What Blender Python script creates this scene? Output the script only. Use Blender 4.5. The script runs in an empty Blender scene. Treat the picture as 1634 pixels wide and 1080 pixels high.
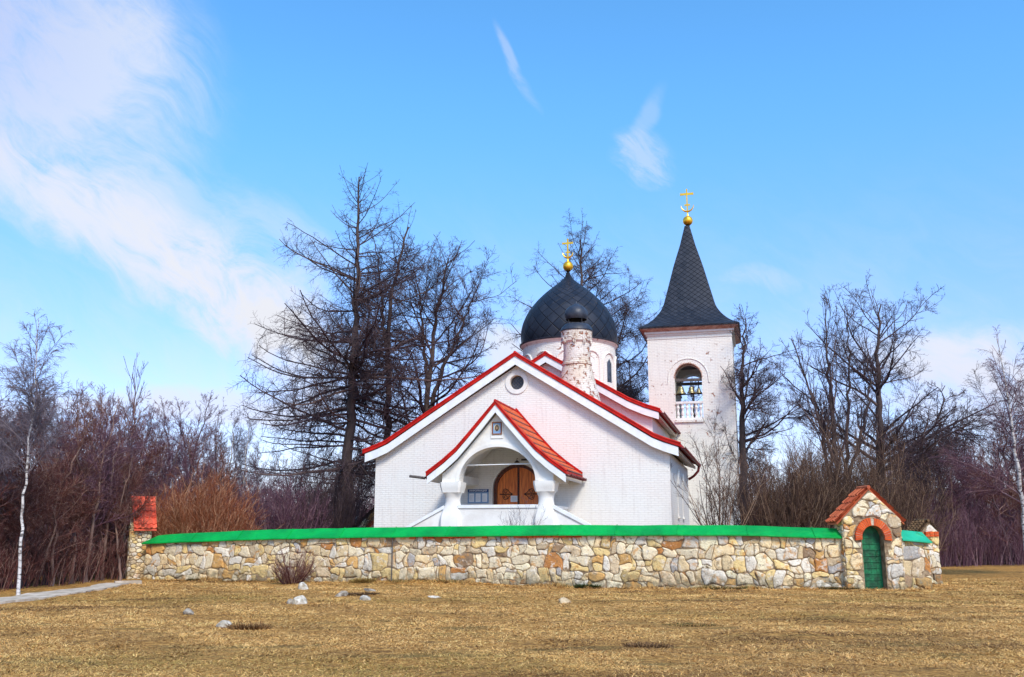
import bpy, bmesh, math, random
import numpy as np
from mathutils import Vector, Matrix
from mathutils.geometry import tessellate_polygon

random.seed(7)
rng = np.random.default_rng(7)
S = bpy.context.scene
C = S.collection
PI = math.pi

# ------------------------------------------------------------------ camera
EYE = 1.62
PITCH = math.radians(11.677)
cam_d = bpy.data.cameras.new('camera')
cam_d.sensor_fit = 'HORIZONTAL'
cam_d.sensor_width = 36.0
cam_d.lens = 36.0 * 1500.0 / 1634.0
cam_d.clip_start = 0.1
cam_d.clip_end = 3000
cam = bpy.data.objects.new('camera', cam_d)
cam.location = (0, 0, EYE)
cam.rotation_euler = (PI / 2 + PITCH, 0, 0)
C.objects.link(cam)
S.camera = cam

# ------------------------------------------------------------------ light
SUN = Vector((0.27, -0.66, 0.72)).normalized()
sun_d = bpy.data.lights.new('sun', 'SUN')
sun_d.energy = 3.0
sun_d.angle = math.radians(14)
sun_d.color = (1.0, 0.90, 0.78)
sun = bpy.data.objects.new('sun', sun_d)
sun.rotation_euler = SUN.to_track_quat('Z', 'Y').to_euler()
C.objects.link(sun)

S.view_settings.view_transform = 'Standard'
S.view_settings.look = 'None'
S.view_settings.exposure = 0.33
S.view_settings.gamma = 1.0

W = bpy.data.worlds.new('World')
S.world = W
W.use_nodes = True


class G:
    """small helper for building node graphs"""
    def __init__(s, tree):
        s.t = tree
        s.t.nodes.clear()

    def n(s, typ, **kw):
        nd = s.t.nodes.new(typ)
        for k, v in kw.items():
            setattr(nd, k, v)
        return nd

    def put(s, sock, v):
        if v is None:
            return
        if isinstance(v, (int, float)):
            sock.default_value = v
        elif isinstance(v, (tuple, list)):
            v = tuple(v)
            if sock.type == 'RGBA' and len(v) == 3:
                v = v + (1,)
            sock.default_value = v
        else:
            s.t.links.new(v, sock)

    def m(s, op, a, b=None, c=None, clamp=False):
        nd = s.n('ShaderNodeMath', operation=op, use_clamp=clamp)
        s.put(nd.inputs[0], a); s.put(nd.inputs[1], b); s.put(nd.inputs[2], c)
        return nd.outputs[0]

    def mix(s, f, a, b, mode='MIX'):
        nd = s.n('ShaderNodeMix', data_type='RGBA', blend_type=mode)
        s.put(nd.inputs[0], f); s.put(nd.inputs[6], a); s.put(nd.inputs[7], b)
        return nd.outputs[2]

    def ramp(s, f, lo, hi, a=0.0, b=1.0):
        nd = s.n('ShaderNodeMapRange', interpolation_type='SMOOTHSTEP')
        s.put(nd.inputs[0], f); nd.inputs[1].default_value = lo; nd.inputs[2].default_value = hi
        nd.inputs[3].default_value = a; nd.inputs[4].default_value = b
        return nd.outputs[0]

    def noise(s, vec, scale, detail=4, rough=0.55, dist=0.0, out=0):
        nd = s.n('ShaderNodeTexNoise')
        s.put(nd.inputs['Vector'], vec)
        nd.inputs['Scale'].default_value = scale
        nd.inputs['Detail'].default_value = detail
        nd.inputs['Roughness'].default_value = rough
        nd.inputs['Distortion'].default_value = dist
        return nd.outputs[out]

    def mapping(s, vec, scale=(1, 1, 1), rot=(0, 0, 0), loc=(0, 0, 0)):
        nd = s.n('ShaderNodeMapping')
        s.put(nd.inputs[0], vec)
        nd.inputs[1].default_value = loc
        nd.inputs[2].default_value = rot
        nd.inputs[3].default_value = scale
        return nd.outputs[0]


def build_sky():
    g = G(W.node_tree)
    out = g.n('ShaderNodeOutputWorld')
    bg = g.n('ShaderNodeBackground')
    sky = g.n('ShaderNodeTexSky', sky_type='NISHITA')
    sky.sun_disc = False
    sky.sun_elevation = math.asin(SUN.z)
    sky.sun_rotation = math.atan2(SUN.x, SUN.y)
    sky.air_density = 1.0
    sky.dust_density = 0.6
    sky.ozone_density = 2.0
    d = g.n('ShaderNodeTexCoord').outputs['Generated']
    sp = g.n('ShaderNodeSeparateXYZ'); g.put(sp.inputs[0], d)
    x, y, z = sp.outputs
    az = g.m('ARCTAN2', x, y)
    el = g.m('ARCSINE', z)
    cb = g.n('ShaderNodeCombineXYZ'); g.put(cb.inputs[0], az); g.put(cb.inputs[1], el)
    p = cb.outputs[0]
    base = g.mix(1.0, sky.outputs[0], g.mix(g.ramp(el, 0.10, 0.48), LOW_TINT, SKY_TINT), 'MULTIPLY')
    hs = g.n('ShaderNodeHueSaturation')
    g.put(hs.inputs['Color'], base)
    hs.inputs['Saturation'].default_value = SKY_SAT
    col = hs.outputs[0]
    # soft filaments of cloud, laid out by azimuth and elevation
    wv = g.n('ShaderNodeVectorMath', operation='MULTIPLY_ADD')
    g.put(wv.inputs[0], g.noise(p, 5.0, 3, out=1)); wv.inputs[1].default_value = (0.10, 0.10, 0.0); g.put(wv.inputs[2], p)
    q0 = wv.outputs[0]
    nz = g.noise(g.mapping(q0, (1, 1, 1), (0, 0, 0.5)), 7.0, 7, 0.58, 0.3)
    nz2 = g.noise(g.mapping(g.mapping(q0, (1, 1, 1), (0, 0, 0.62)), (1, 2.6, 1)), 14.0, 9, 0.68, 0.4)
    nn = g.m('SUBTRACT', g.m('ADD', g.m('MULTIPLY', nz, 0.45), g.m('MULTIPLY', nz2, 0.55)), 0.5)
    acc = None
    for (ca, ce, ra, re, rot, amp, namp) in CLOUDS:
        q = g.mapping(q0, (1, 1, 1), (0, 0, 0), (-ca - 0.05, -ce - 0.05, 0))
        q = g.mapping(q, (1, 1, 1), (0, 0, rot))
        q = g.mapping(q, (1 / ra, 1 / re, 1))
        ln = g.n('ShaderNodeVectorMath', operation='LENGTH'); g.put(ln.inputs[0], q)
        blob = g.ramp(ln.outputs['Value'], 0.0, 1.9, 1.0, 0.0)
        v = g.m('MULTIPLY', g.ramp(g.m('MULTIPLY', blob, g.m('ADD', 1.0, g.m('MULTIPLY', nn, namp * 1.5))), 0.12, 1.05), amp)
        acc = v if acc is None else g.m('SUBTRACT', 1, g.m('MULTIPLY', g.m('SUBTRACT', 1, acc), g.m('SUBTRACT', 1, v)))
    veil = g.m('MULTIPLY', g.ramp(el, 0.42, 0.04), g.ramp(nn, -0.16, 0.20, 0.05, 0.42))
    acc = g.m('MAXIMUM', acc, veil, clamp=True)
    lil = g.ramp(az, -0.66, -0.36, 1.0, 0.0)
    lil = g.m('MULTIPLY', lil, g.ramp(el, 0.30, 0.46))
    cc = g.mix(lil, CLOUD_COL, LILAC_COL)
    low = g.ramp(el, 0.19, 0.10)
    cc = g.mix(g.m('MULTIPLY', low, 0.6), cc, LOW_COL)
    col = g.mix(acc, col, cc)
    g.put(bg.inputs[0], col)
    bg.inputs[1].default_value = SKY_STR
    g.t.links.new(bg.outputs[0], out.inputs[0])


SKY_STR = 0.15
SKY_TINT = (1.16, 1.52, 1.66)
LOW_TINT = (1.05, 1.02, 1.30)
SKY_SAT = 1.12
CLOUD_COL = (4.5, 4.6, 5.0)
LILAC_COL = (3.1, 3.3, 4.9)
LOW_COL = (4.3, 4.15, 4.8)
CLOUDS = [  # azimuth, elevation, half width, half height, turn, strength, raggedness
    (-0.38, 0.275, 0.16, 0.050, 0.42, 0.75, 2.8),
    (-0.285, 0.222, 0.15, 0.038, 0.52, 1.00, 2.6),
    (-0.33, 0.300, 0.14, 0.050, 0.30, 0.35, 3.0),
    (-0.48, 0.440, 0.13, 0.12, 0.25, 0.75, 2.0),
    (-0.54, 0.330, 0.14, 0.04, 0.35, 0.45, 2.6),
    (0.000, 0.480, 0.038, 0.0065, 1.05, 0.30, 3.6),
    (0.143, 0.392, 0.034, 0.024, 0.5, 0.42, 5.0),
    (0.150, 0.430, 0.030, 0.012, -0.9, 0.22, 2.4),
    (0.47, 0.160, 0.13, 0.035, 0.15, 0.90, 2.2),
    (0.42, 0.120, 0.10, 0.020, 0.15, 0.60, 2.2),
    (0.26, 0.250, 0.05, 0.016, 0.1, 0.30, 3.0),
    (-0.005, 0.190, 0.05, 0.022, 0.1, 0.85, 2.2),
    (-0.28, 0.130, 0.12, 0.022, 0.0, 0.70, 2.2),
    (-0.45, 0.120, 0.10, 0.018, 0.0, 0.60, 2.4),
]
build_sky()


# ------------------------------------------------------------------ naming helpers
def tag(o, label, cat, group=None, kind=None):
    if label: o['label'] = label
    if cat: o['category'] = cat
    if group: o['group'] = group
    if kind: o['kind'] = kind
    return o


def empty(name, loc=(0, 0, 0), rz=0.0, label=None, cat=None, group=None):
    o = bpy.data.objects.new(name, None)
    C.objects.link(o)
    o.empty_display_size = 0.3
    o.location = loc
    o.rotation_euler = (0, 0, rz)
    return tag(o, label, cat, group)


def copy_tree(o, parent=None):
    c = o.copy(); C.objects.link(c); c.parent = parent
    for ch in list(o.children):
        copy_tree(ch, c)
    return c


def lay(b, h, Y):
    """a point Y metres out; b and h are sight-line readings taken from the photograph"""
    u = (b - 817) / 1500.0; v = (540 - h) / 1500.0
    cp, sp = math.cos(PITCH), math.sin(PITCH)
    k = Y / (cp - v * sp)
    return Vector((u * k, Y, EYE + (sp + v * cp) * k))


# ------------------------------------------------------------------ mesh builder
class MB:
    def __init__(s):
        s.v = []; s.f = []; s.uv = None; s.col = None

    def add(s, vs, fs):
        b = len(s.v)
        s.v.extend([tuple(p) for p in vs])
        s.f.extend([tuple(i + b for i in f) for f in fs])
        return b

    def box(s, x0, x1, y0, y1, z0, z1, M=None):
        vs = [Vector((x, y, z)) for z in (z0, z1) for y in (y0, y1) for x in (x0, x1)]
        if M: vs = [M @ p for p in vs]
        s.add(vs, [(0, 2, 3, 1), (4, 5, 7, 6), (0, 1, 5, 4), (2, 6, 7, 3), (0, 4, 6, 2), (1, 3, 7, 5)])

    def plate(s, outer, holes, mp, d0, d1):
        """polygon with holes, extruded between depths d0 and d1; mp(u,v,d) gives a point"""
        loops = [list(outer)] + [list(h) for h in holes]
        flat = [p for l in loops for p in l]
        tri = tessellate_polygon([[Vector((p[0], p[1], 0)) for p in l] for l in loops])
        n = len(flat)
        vs = [mp(p[0], p[1], d0) for p in flat] + [mp(p[0], p[1], d1) for p in flat]
        fs = []
        for t in tri:
            a, b, c = [Vector((flat[i][0], flat[i][1])) for i in t]
            if (b - a).cross(c - a) < 0: t = (t[0], t[2], t[1])
            fs.append(tuple(t)); fs.append(tuple(i + n for i in reversed(t)))
        k = 0
        for li, l in enumerate(loops):
            m = len(l)
            area = sum(l[i][0] * l[(i + 1) % m][1] - l[(i + 1) % m][0] * l[i][1] for i in range(m))
            fl = (area > 0) != (li > 0)
            for i in range(m):
                a, b = k + i, k + (i + 1) % m
                fs.append((a + n, b + n, b, a) if fl else (a, b, b + n, a + n))
            k += m
        s.add(vs, fs)

    def lathe(s, prof, cx=0, cy=0, seg=24, sq=None, capb=True, capt=True, sx=1, sy=1):
        """prof: (radius, z[, squareness]) list from bottom to top"""
        vs = []; fs = []
        for pr in prof:
            r, z = pr[0], pr[1]; q = pr[2] if len(pr) > 2 else 0
            for k in range(seg):
                a = 2 * PI * (k + 0.5) / seg
                ca, sa = math.cos(a), math.sin(a)
                m = max(abs(ca), abs(sa))
                rr = r * ((1 - q) + q * (1 / m))
                vs.append((cx + ca * rr * sx, cy + sa * rr * sy, z))
        for i in range(len(prof) - 1):
            for k in range(seg):
                a, b = i * seg + k, i * seg + (k + 1) % seg
                fs.append((a, b, b + seg, a + seg))
        if capb: fs.append(tuple(reversed(range(seg))))
        if capt: fs.append(tuple(range((len(prof) - 1) * seg, len(prof) * seg)))
        s.add(vs, fs)

    def tube(s, pts, r, seg=8, closed=False):
        pts = [Vector(p) for p in pts]; n = len(pts)
        rs = r if isinstance(r, (list, tuple)) else [r] * n
        vs = []; fs = []; up = None
        for i, p in enumerate(pts):
            if closed: t = pts[(i + 1) % n] - pts[i - 1]
            else: t = pts[min(i + 1, n - 1)] - pts[max(i - 1, 0)]
            t.normalize()
            if up is None:
                up = t.cross(Vector((0, 0, 1)))
                if up.length < 0.05: up = t.cross(Vector((1, 0, 0)))
            up = (up - t * up.dot(t)).normalized()
            w = t.cross(up)
            for k in range(seg):
                a = 2 * PI * k / seg
                vs.append(p + (up * math.cos(a) + w * math.sin(a)) * rs[i])
        m = n if closed else n - 1
        for i in range(m):
            j = (i + 1) % n
            for k in range(seg):
                l = (k + 1) % seg
                fs.append((i * seg + k, i * seg + l, j * seg + l, j * seg + k))
        if not closed:
            fs.append(tuple(reversed(range(seg)))); fs.append(tuple(range((n - 1) * seg, n * seg)))
        s.add(vs, fs)

    def sphere(s, c, r, seg=20, rings=12, sz=1.0):
        pr = [(max(1e-3, r * math.sin(PI * i / rings)), c[2] - sz * r * math.cos(PI * i / rings)) for i in range(rings + 1)]
        s.lathe(pr, c[0], c[1], seg)

    def build(s, name, mat, parent=None, smooth=False, uv=None, loc=None):
        me = bpy.data.meshes.new(name)
        me.from_pydata(s.v, [], s.f)
        me.update()
        if smooth:
            me.polygons.foreach_set('use_smooth', [True] * len(me.polygons))
            if smooth != 'all':
                me.update()
                try: me.set_sharp_from_angle(angle=math.radians(smooth if smooth is not True else 35))
                except Exception: pass
        if s.col:
            ca = me.color_attributes.new('tint', 'FLOAT_COLOR', 'POINT')
            ca.data.foreach_set('color', np.array(s.col, dtype=np.float32).ravel())
        if s.uv:
            ul = me.uv_layers.new(name='UVMap')
            for lp in me.loops:
                ul.data[lp.index].uv = s.uv[lp.vertex_index]
        if mat: me.materials.append(mat)
        o = bpy.data.objects.new(name, me)
        C.objects.link(o)
        o.parent = parent
        if loc: o.location = loc
        return o


def quads_mesh(name, V, Q, mat, parent=None, col=None, smooth=True):
    V = np.asarray(V, dtype=np.float32); Q = np.asarray(Q, dtype=np.int32)
    k = Q.shape[1]
    me = bpy.data.meshes.new(name)
    me.vertices.add(len(V)); me.vertices.foreach_set('co', V.ravel())
    me.loops.add(Q.size); me.loops.foreach_set('vertex_index', Q.ravel())
    me.polygons.add(len(Q))
    me.polygons.foreach_set('loop_start', np.arange(0, Q.size, k, dtype=np.int32))
    me.polygons.foreach_set('loop_total', np.full(len(Q), k, dtype=np.int32))
    if smooth: me.polygons.foreach_set('use_smooth', np.ones(len(Q), dtype=bool))
    me.update(calc_edges=True)
    if col is not None:
        ca = me.color_attributes.new('tint', 'FLOAT_COLOR', 'POINT')
        c4 = np.ones((len(V), 4), dtype=np.float32); c4[:, :3] = col
        ca.data.foreach_set('color', c4.ravel())
    me.materials.append(mat)
    o = bpy.data.objects.new(name, me); C.objects.link(o); o.parent = parent
    return o


# ------------------------------------------------------------------ materials
def material(name):
    m = bpy.data.materials.new(name); m.use_nodes = True
    g = G(m.node_tree)
    out = g.n('ShaderNodeOutputMaterial'); b = g.n('ShaderNodeBsdfPrincipled')
    g.t.links.new(b.outputs[0], out.inputs[0])
    g.b = b
    return m, g


def bump(g, h, dist, strength=1.0):
    nd = g.n('ShaderNodeBump'); nd.inputs['Strength'].default_value = strength
    nd.inputs['Distance'].default_value = dist
    g.put(nd.inputs['Height'], h)
    g.t.links.new(nd.outputs[0], g.b.inputs['Normal'])


def plain(name, c1, c2=None, rough=0.7, scale=4, bsc=None, bd=0.004, metal=0.0, spec=0.5, lo=0.35, hi=0.65):
    m, g = material(name)
    o = g.n('ShaderNodeTexCoord').outputs['Object']
    c2 = c2 or tuple(c * 0.8 for c in c1)
    f = g.ramp(g.noise(o, scale, 5, 0.6), lo, hi)
    g.put(g.b.inputs['Base Color'], g.mix(f, c1, c2))
    g.put(g.b.inputs['Roughness'], g.ramp(g.noise(o, scale * 3, 3), 0.3, 0.7, rough - 0.08, min(1, rough + 0.08)))
    g.b.inputs['Metallic'].default_value = metal
    g.b.inputs['Specular IOR Level'].default_value = spec
    if bsc: bump(g, g.noise(o, bsc, 4, 0.6), bd)
    return m


def white_brick(name, peel=0.70, peel2=0.72, psc=2.2, tone=(0.80, 0.785, 0.735), warm=(0.80, 0.735, 0.675), warmth=0.30,
                seam=0.75, stain=(0.60, 0.55, 0.50)):
    """limewashed brickwork: courses show in relief, wash worn through to red brick in places"""
    m, g = material(name)
    tc = g.n('ShaderNodeTexCoord').outputs['Object']
    sp = g.n('ShaderNodeSeparateXYZ'); g.put(sp.inputs[0], tc)
    cb = g.n('ShaderNodeCombineXYZ')
    g.put(cb.inputs[0], g.m('ADD', sp.outputs[0], sp.outputs[1])); g.put(cb.inputs[1], sp.outputs[2])
    wob = g.n('ShaderNodeVectorMath', operation='MULTIPLY_ADD')
    g.put(wob.inputs[0], g.noise(tc, 2.5, 2, out=1)); wob.inputs[1].default_value = (0.02, 0.02, 0.02)
    g.put(wob.inputs[2], cb.outputs[0])
    br = g.n('ShaderNodeTexBrick')
    g.put(br.inputs['Vector'], wob.outputs[0])
    br.inputs['Scale'].default_value = 1.0
    br.inputs['Brick Width'].default_value = 0.27; br.inputs['Row Height'].default_value = 0.085
    br.inputs['Mortar Size'].default_value = 0.010; br.inputs['Mortar Smooth'].default_value = 0.6
    br.inputs['Color1'].default_value = (1, 1, 1, 1); br.inputs['Color2'].default_value = (0.8, 0.8, 0.8, 1)
    br.inputs['Mortar'].default_value = (0, 0, 0, 1)
    big = g.noise(tc, 0.55, 4, 0.6)
    mid = g.noise(tc, 3.0, 6, 0.65)
    fine = g.noise(tc, 14.0, 4, 0.6)
    col = g.mix(g.m('MULTIPLY', g.ramp(big, 0.35, 0.7), warmth * 2, clamp=True), tone, warm)
    col = g.mix(g.m('MULTIPLY', g.ramp(mid, 0.55, 0.8), 0.35), col, stain)
    # vertical weather streaks
    st = g.noise(g.mapping(tc, (3.5, 3.5, 0.35)), 1.6, 4, 0.6)
    col = g.mix(g.m('MULTIPLY', g.ramp(st, 0.50, 0.75), 0.42), col, stain)
    col = g.mix(g.m('MULTIPLY', g.m('SUBTRACT', 1, br.outputs['Color']), g.m('MULTIPLY', g.ramp(fine, 0.3, 0.6, 0.4, 1), 0.34 * seam)), col,
                (0.40, 0.36, 0.34))
    pk = g.noise(tc, psc, 8, 0.72, 0.4)
    zone = g.noise(g.mapping(tc, loc=(7, 3, 5)), 0.9, 3)
    chip = g.m('MULTIPLY', g.ramp(pk, peel, peel + 0.03), g.ramp(zone, peel2 - 0.16, peel2 - 0.06))
    redb = g.mix(br.outputs['Color'], (0.30, 0.22, 0.16), (0.40, 0.105, 0.045))
    redb = g.mix(g.ramp(fine, 0.35, 0.65), redb, (0.30, 0.12, 0.06))
    col = g.mix(chip, col, redb)
    g.put(g.b.inputs['Base Color'], col)
    g.b.inputs['Roughness'].default_value = 0.88
    h = g.m('ADD', g.m('MULTIPLY', br.outputs['Color'], 0.7), g.m('MULTIPLY', fine, 0.5))
    h = g.m('SUBTRACT', h, g.m('MULTIPLY', chip, 0.8))
    bump(g, h, 0.009 * seam + 0.003)
    return m


def scales_mat(name, light=0.0):
    """dark sheet metal laid in diagonal scales, pattern follows the uv"""
    m, g = material(name)
    uv = g.n('ShaderNodeTexCoord').outputs['UV']
    sp = g.n('ShaderNodeSeparateXYZ'); g.put(sp.inputs[0], uv)
    a = g.m('ADD', sp.outputs[0], sp.outputs[1]); b = g.m('SUBTRACT', sp.outputs[0], sp.outputs[1])
    fa, fb = g.m('FRACT', a), g.m('FRACT', b)
    ea = g.m('MINIMUM', fa, g.m('SUBTRACT', 1, fa)); eb = g.m('MINIMUM', fb, g.m('SUBTRACT', 1, fb))
    e = g.m('MINIMUM', ea, eb)
    seam = g.ramp(e, 0.0, 0.075, 1.0, 0.0)
    cb = g.n('ShaderNodeCombineXYZ'); g.put(cb.inputs[0], g.m('FLOOR', a)); g.put(cb.inputs[1], g.m('FLOOR', b))
    wn = g.n('ShaderNodeTexWhiteNoise'); g.put(wn.inputs[0], cb.outputs[0])
    col = g.mix(wn.outputs[0], (0.010 + light, 0.014 + light, 0.024 + light), (0.022 + light, 0.027 + light, 0.040 + light))
    ob = g.n('ShaderNodeTexCoord').outputs['Object']
    col = g.mix(g.m('MULTIPLY', g.ramp(g.noise(ob, 2.0, 5), 0.5, 0.75), 0.4), col, (0.05, 0.058, 0.08))
    col = g.mix(seam, col, (0.006, 0.007, 0.012))
    g.put(g.b.inputs['Base Color'], col)
    g.put(g.b.inputs['Roughness'], g.m('ADD', 0.42, g.m('MULTIPLY', wn.outputs[0], 0.16)))
    g.b.inputs['Metallic'].default_value = 0.0
    g.b.inputs['Specular IOR Level'].default_value = 0.22
    # each scale tilts a little: high on its lower tip
    h = g.m('MULTIPLY', g.m('SUBTRACT', fb, fa), 0.5)
    h = g.m('SUBTRACT', h, g.m('MULTIPLY', seam, 0.8))
    bump(g, h, 0.02)
    return m


def stone_mat():
    m, g = material('rubble stone')
    at_ = g.n('ShaderNodeAttribute', attribute_name='tint').outputs['Color']
    o = g.n('ShaderNodeTexCoord').outputs['Object']
    n1 = g.noise(o, 5.0, 6, 0.65); n2 = g.noise(o, 22.0, 5, 0.65); n3 = g.noise(g.mapping(o, loc=(4, 4, 4)), 3.0, 6, 0.7, 0.5)
    col = g.mix(g.m('MULTIPLY', g.ramp(n3, 0.54, 0.64), 0.75), at_, (0.58, 0.27, 0.06))
    col = g.mix(g.m('MULTIPLY', g.ramp(n1, 0.54, 0.66), 0.65), col, (0.80, 0.74, 0.62))
    n4 = g.noise(g.mapping(o, loc=(9, 1, 2)), 7.0, 6, 0.7)
    col = g.mix(g.m('MULTIPLY', g.ramp(n4, 0.54, 0.66), 0.65), col, (0.17, 0.12, 0.08))
    col = g.mix(g.m('MULTIPLY', g.ramp(n2, 0.60, 0.72), 0.55), col, (0.13, 0.10, 0.07))
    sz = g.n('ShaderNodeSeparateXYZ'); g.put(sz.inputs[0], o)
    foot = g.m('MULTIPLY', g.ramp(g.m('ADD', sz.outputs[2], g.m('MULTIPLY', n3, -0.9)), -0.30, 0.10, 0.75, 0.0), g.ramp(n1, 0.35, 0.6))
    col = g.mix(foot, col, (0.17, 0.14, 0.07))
    g.put(g.b.inputs['Base Color'], col)
    g.b.inputs['Roughness'].default_value = 0.92
    bump(g, g.m('ADD', g.m('MULTIPLY', n2, 0.6), g.m('MULTIPLY', n1, 1.0)), 0.05)
    return m


def wood_mat(name, c1, c2):
    m, g = material(name)
    o = g.n('ShaderNodeTexCoord').outputs['Object']
    gr = g.noise(g.mapping(o, (14, 14, 1.2)), 2.0, 6, 0.6, 0.3)
    sp = g.n('ShaderNodeSeparateXYZ'); g.put(sp.inputs[0], o)
    fx = g.m('FRACT', g.m('MULTIPLY', sp.outputs[0], 7.5))
    board = g.ramp(g.m('MINIMUM', fx, g.m('SUBTRACT', 1, fx)), 0.0, 0.05, 1, 0)
    col = g.mix(g.ramp(gr, 0.35, 0.65), c1, c2)
    col = g.mix(board, col, tuple(c * 0.25 for c in c2))
    g.put(g.b.inputs['Base Color'], col)
    g.b.inputs['Roughness'].default_value = 0.5
    bump(g, g.m('SUBTRACT', g.m('MULTIPLY', gr, 0.3), board), 0.006)
    return m


def bark(name, c1, c2, sc=6):
    m, g = material(name)
    o = g.n('ShaderNodeTexCoord').outputs['Object']
    n = g.noise(g.mapping(o, (1, 1, 0.25)), sc, 6, 0.7)
    g.put(g.b.inputs['Base Color'], g.mix(g.ramp(n, 0.35, 0.65), c1, c2))
    g.b.inputs['Roughness'].default_value = 0.9
    bump(g, n, 0.03)
    return m


def osier(name, c1, c2, c3, dark=0.5):
    m, g = material(name)
    rnd = g.n('ShaderNodeNewGeometry').outputs['Random Per Island']
    r1 = g.m('FRACT', g.m('MULTIPLY', rnd, 7.31))
    col = g.mix(rnd, c1, c2)
    col = g.mix(g.ramp(r1, 0.72, 0.9), col, c3)
    g.put(g.b.inputs['Base Color'], col)
    g.b.inputs['Roughness'].default_value = 0.75
    g.b.inputs['Specular IOR Level'].default_value = 0.3
    return m


def birch_bark():
    m, g = material('birch bark')
    o = g.n('ShaderNodeTexCoord').outputs['Object']
    n = g.noise(g.mapping(o, (1.5, 1.5, 6)), 2.2, 6, 0.7)
    n2 = g.noise(o, 1.6, 6, 0.75)
    col = g.mix(g.ramp(n, 0.52, 0.60), (0.60, 0.56, 0.53), (0.06, 0.05, 0.05))
    col = g.mix(g.m('MULTIPLY', g.ramp(n2, 0.52, 0.60), 0.85), col, (0.10, 0.07, 0.06))
    g.put(g.b.inputs['Base Color'], col)
    g.b.inputs['Roughness'].default_value = 0.7
    return m


def ground_mat():
    m, g = material('dry grass ground')
    o = g.n('ShaderNodeTexCoord').outputs['Object']
    a = g.noise(g.mapping(o, (0.5, 1.4, 1)), 0.55, 6, 0.6, 0.3)
    b = g.noise(g.mapping(o, (0.8, 1.5, 1)), 2.4, 6, 0.65)
    c = g.noise(o, 12, 6, 0.7)
    d = g.noise(g.mapping(o, (18, 7, 1), (0, 0, 0.4)), 3.0, 4, 0.7, 0.6)
    col = g.mix(g.ramp(c, 0.35, 0.62), (0.74, 0.40, 0.11), (0.28, 0.12, 0.025))
    col = g.mix(g.m('MULTIPLY', g.ramp(a, 0.48, 0.70), 0.35), col, (0.20, 0.16, 0.05))
    col = g.mix(g.m('MULTIPLY', g.ramp(b, 0.52, 0.66), 0.8), col, (0.14, 0.070, 0.025))
    e = g.noise(g.mapping(o, (0.35, 1.6, 1), loc=(3, 8, 0)), 0.9, 5, 0.6, 0.5)
    col = g.mix(g.m('MULTIPLY', g.ramp(e, 0.54, 0.64), 0.65), col, (0.16, 0.12, 0.035))
    col = g.mix(g.m('MULTIPLY', g.ramp(d, 0.55, 0.75), 0.55), col, (0.60, 0.42, 0.18))
    sp = g.n('ShaderNodeSeparateXYZ'); g.put(sp.inputs[0], o)
    # leaf litter under the trees, beyond the meadow
    fo = g.m('ADD', sp.outputs[1], g.m('MULTIPLY', a, 5))
    xx = g.ramp(sp.outputs[0], 8.0, 20.0, 0.0, 1.0)
    edge = g.m('SUBTRACT', fo, g.m('MULTIPLY', xx, 9.0))
    fw = g.ramp(edge, 39, 44)
    lit = g.mix(g.ramp(c, 0.4, 0.6), (0.085, 0.045, 0.025), (0.16, 0.095, 0.05))
    col = g.mix(fw, col, lit)
    g.put(g.b.inputs['Base Color'], col)
    g.b.inputs['Roughness'].default_value = 0.95
    g.b.inputs['Specular IOR Level'].default_value = 0.15
    bump(g, g.m('ADD', g.m('MULTIPLY', c, 0.6), g.m('MULTIPLY', d, 0.6)), 0.06)
    return m


def tint_mat(name, rough=0.9, var=0.3, sc=8):
    m, g = material(name)
    at_ = g.n('ShaderNodeAttribute', attribute_name='tint').outputs['Color']
    o = g.n('ShaderNodeTexCoord').outputs['Object']
    g.put(g.b.inputs['Base Color'], g.mix(g.m('MULTIPLY', g.noise(o, sc, 3), var), at_, (0.1, 0.05, 0.02)))
    g.b.inputs['Roughness'].default_value = rough
    g.b.inputs['Specular IOR Level'].default_value = 0.2
    return m


M = {}
M['white'] = white_brick('limewashed brick')
M['tower'] = white_brick('weathered limewashed brick', 0.60, 0.58, 3.2, (0.85, 0.83, 0.755), (0.82, 0.75, 0.65), 0.35, 1.2)
M['chimney'] = white_brick('worn chimney brick', 0.545, 0.44, 6.0, (0.78, 0.74, 0.67), (0.66, 0.54, 0.40), 0.55, 1.3, (0.38, 0.30, 0.22))
M['plaster'] = plain('white limewash', (0.80, 0.79, 0.75), (0.70, 0.675, 0.63), 0.85, 1.5, 20, 0.006, spec=0.2)
M['fascia'] = plain('white painted board', (0.80, 0.82, 0.82), (0.72, 0.73, 0.73), 0.6, 3)
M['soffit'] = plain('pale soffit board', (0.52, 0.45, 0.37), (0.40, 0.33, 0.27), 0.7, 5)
M['red'] = plain('red roof sheet', (0.56, 0.016, 0.010), (0.36, 0.010, 0.007), 0.55, 3.5, spec=0.15)
M['orange'] = plain('orange red roof sheet', (0.72, 0.125, 0.025), (0.48, 0.062, 0.014), 0.6, 5.0, spec=0.15)
M['darkred'] = plain('dark red gutter', (0.17, 0.012, 0.014), (0.10, 0.01, 0.012), 0.4, 8)
def island(name, c1, c2, c3, rough=0.75):
    m, g = material(name)
    o = g.n('ShaderNodeTexCoord').outputs['Object']
    rnd = g.n('ShaderNodeNewGeometry').outputs['Random Per Island']
    n = g.noise(o, 9, 5, 0.65)
    col = g.mix(rnd, c1, c2)
    col = g.mix(g.m('MULTIPLY', g.ramp(n, 0.5, 0.7), 0.6), col, c3)
    g.put(g.b.inputs['Base Color'], col)
    g.b.inputs['Roughness'].default_value = rough
    g.b.inputs['Specular IOR Level'].default_value = 0.2
    bump(g, g.noise(o, 34, 4, 0.7), 0.008)
    return m


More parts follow.
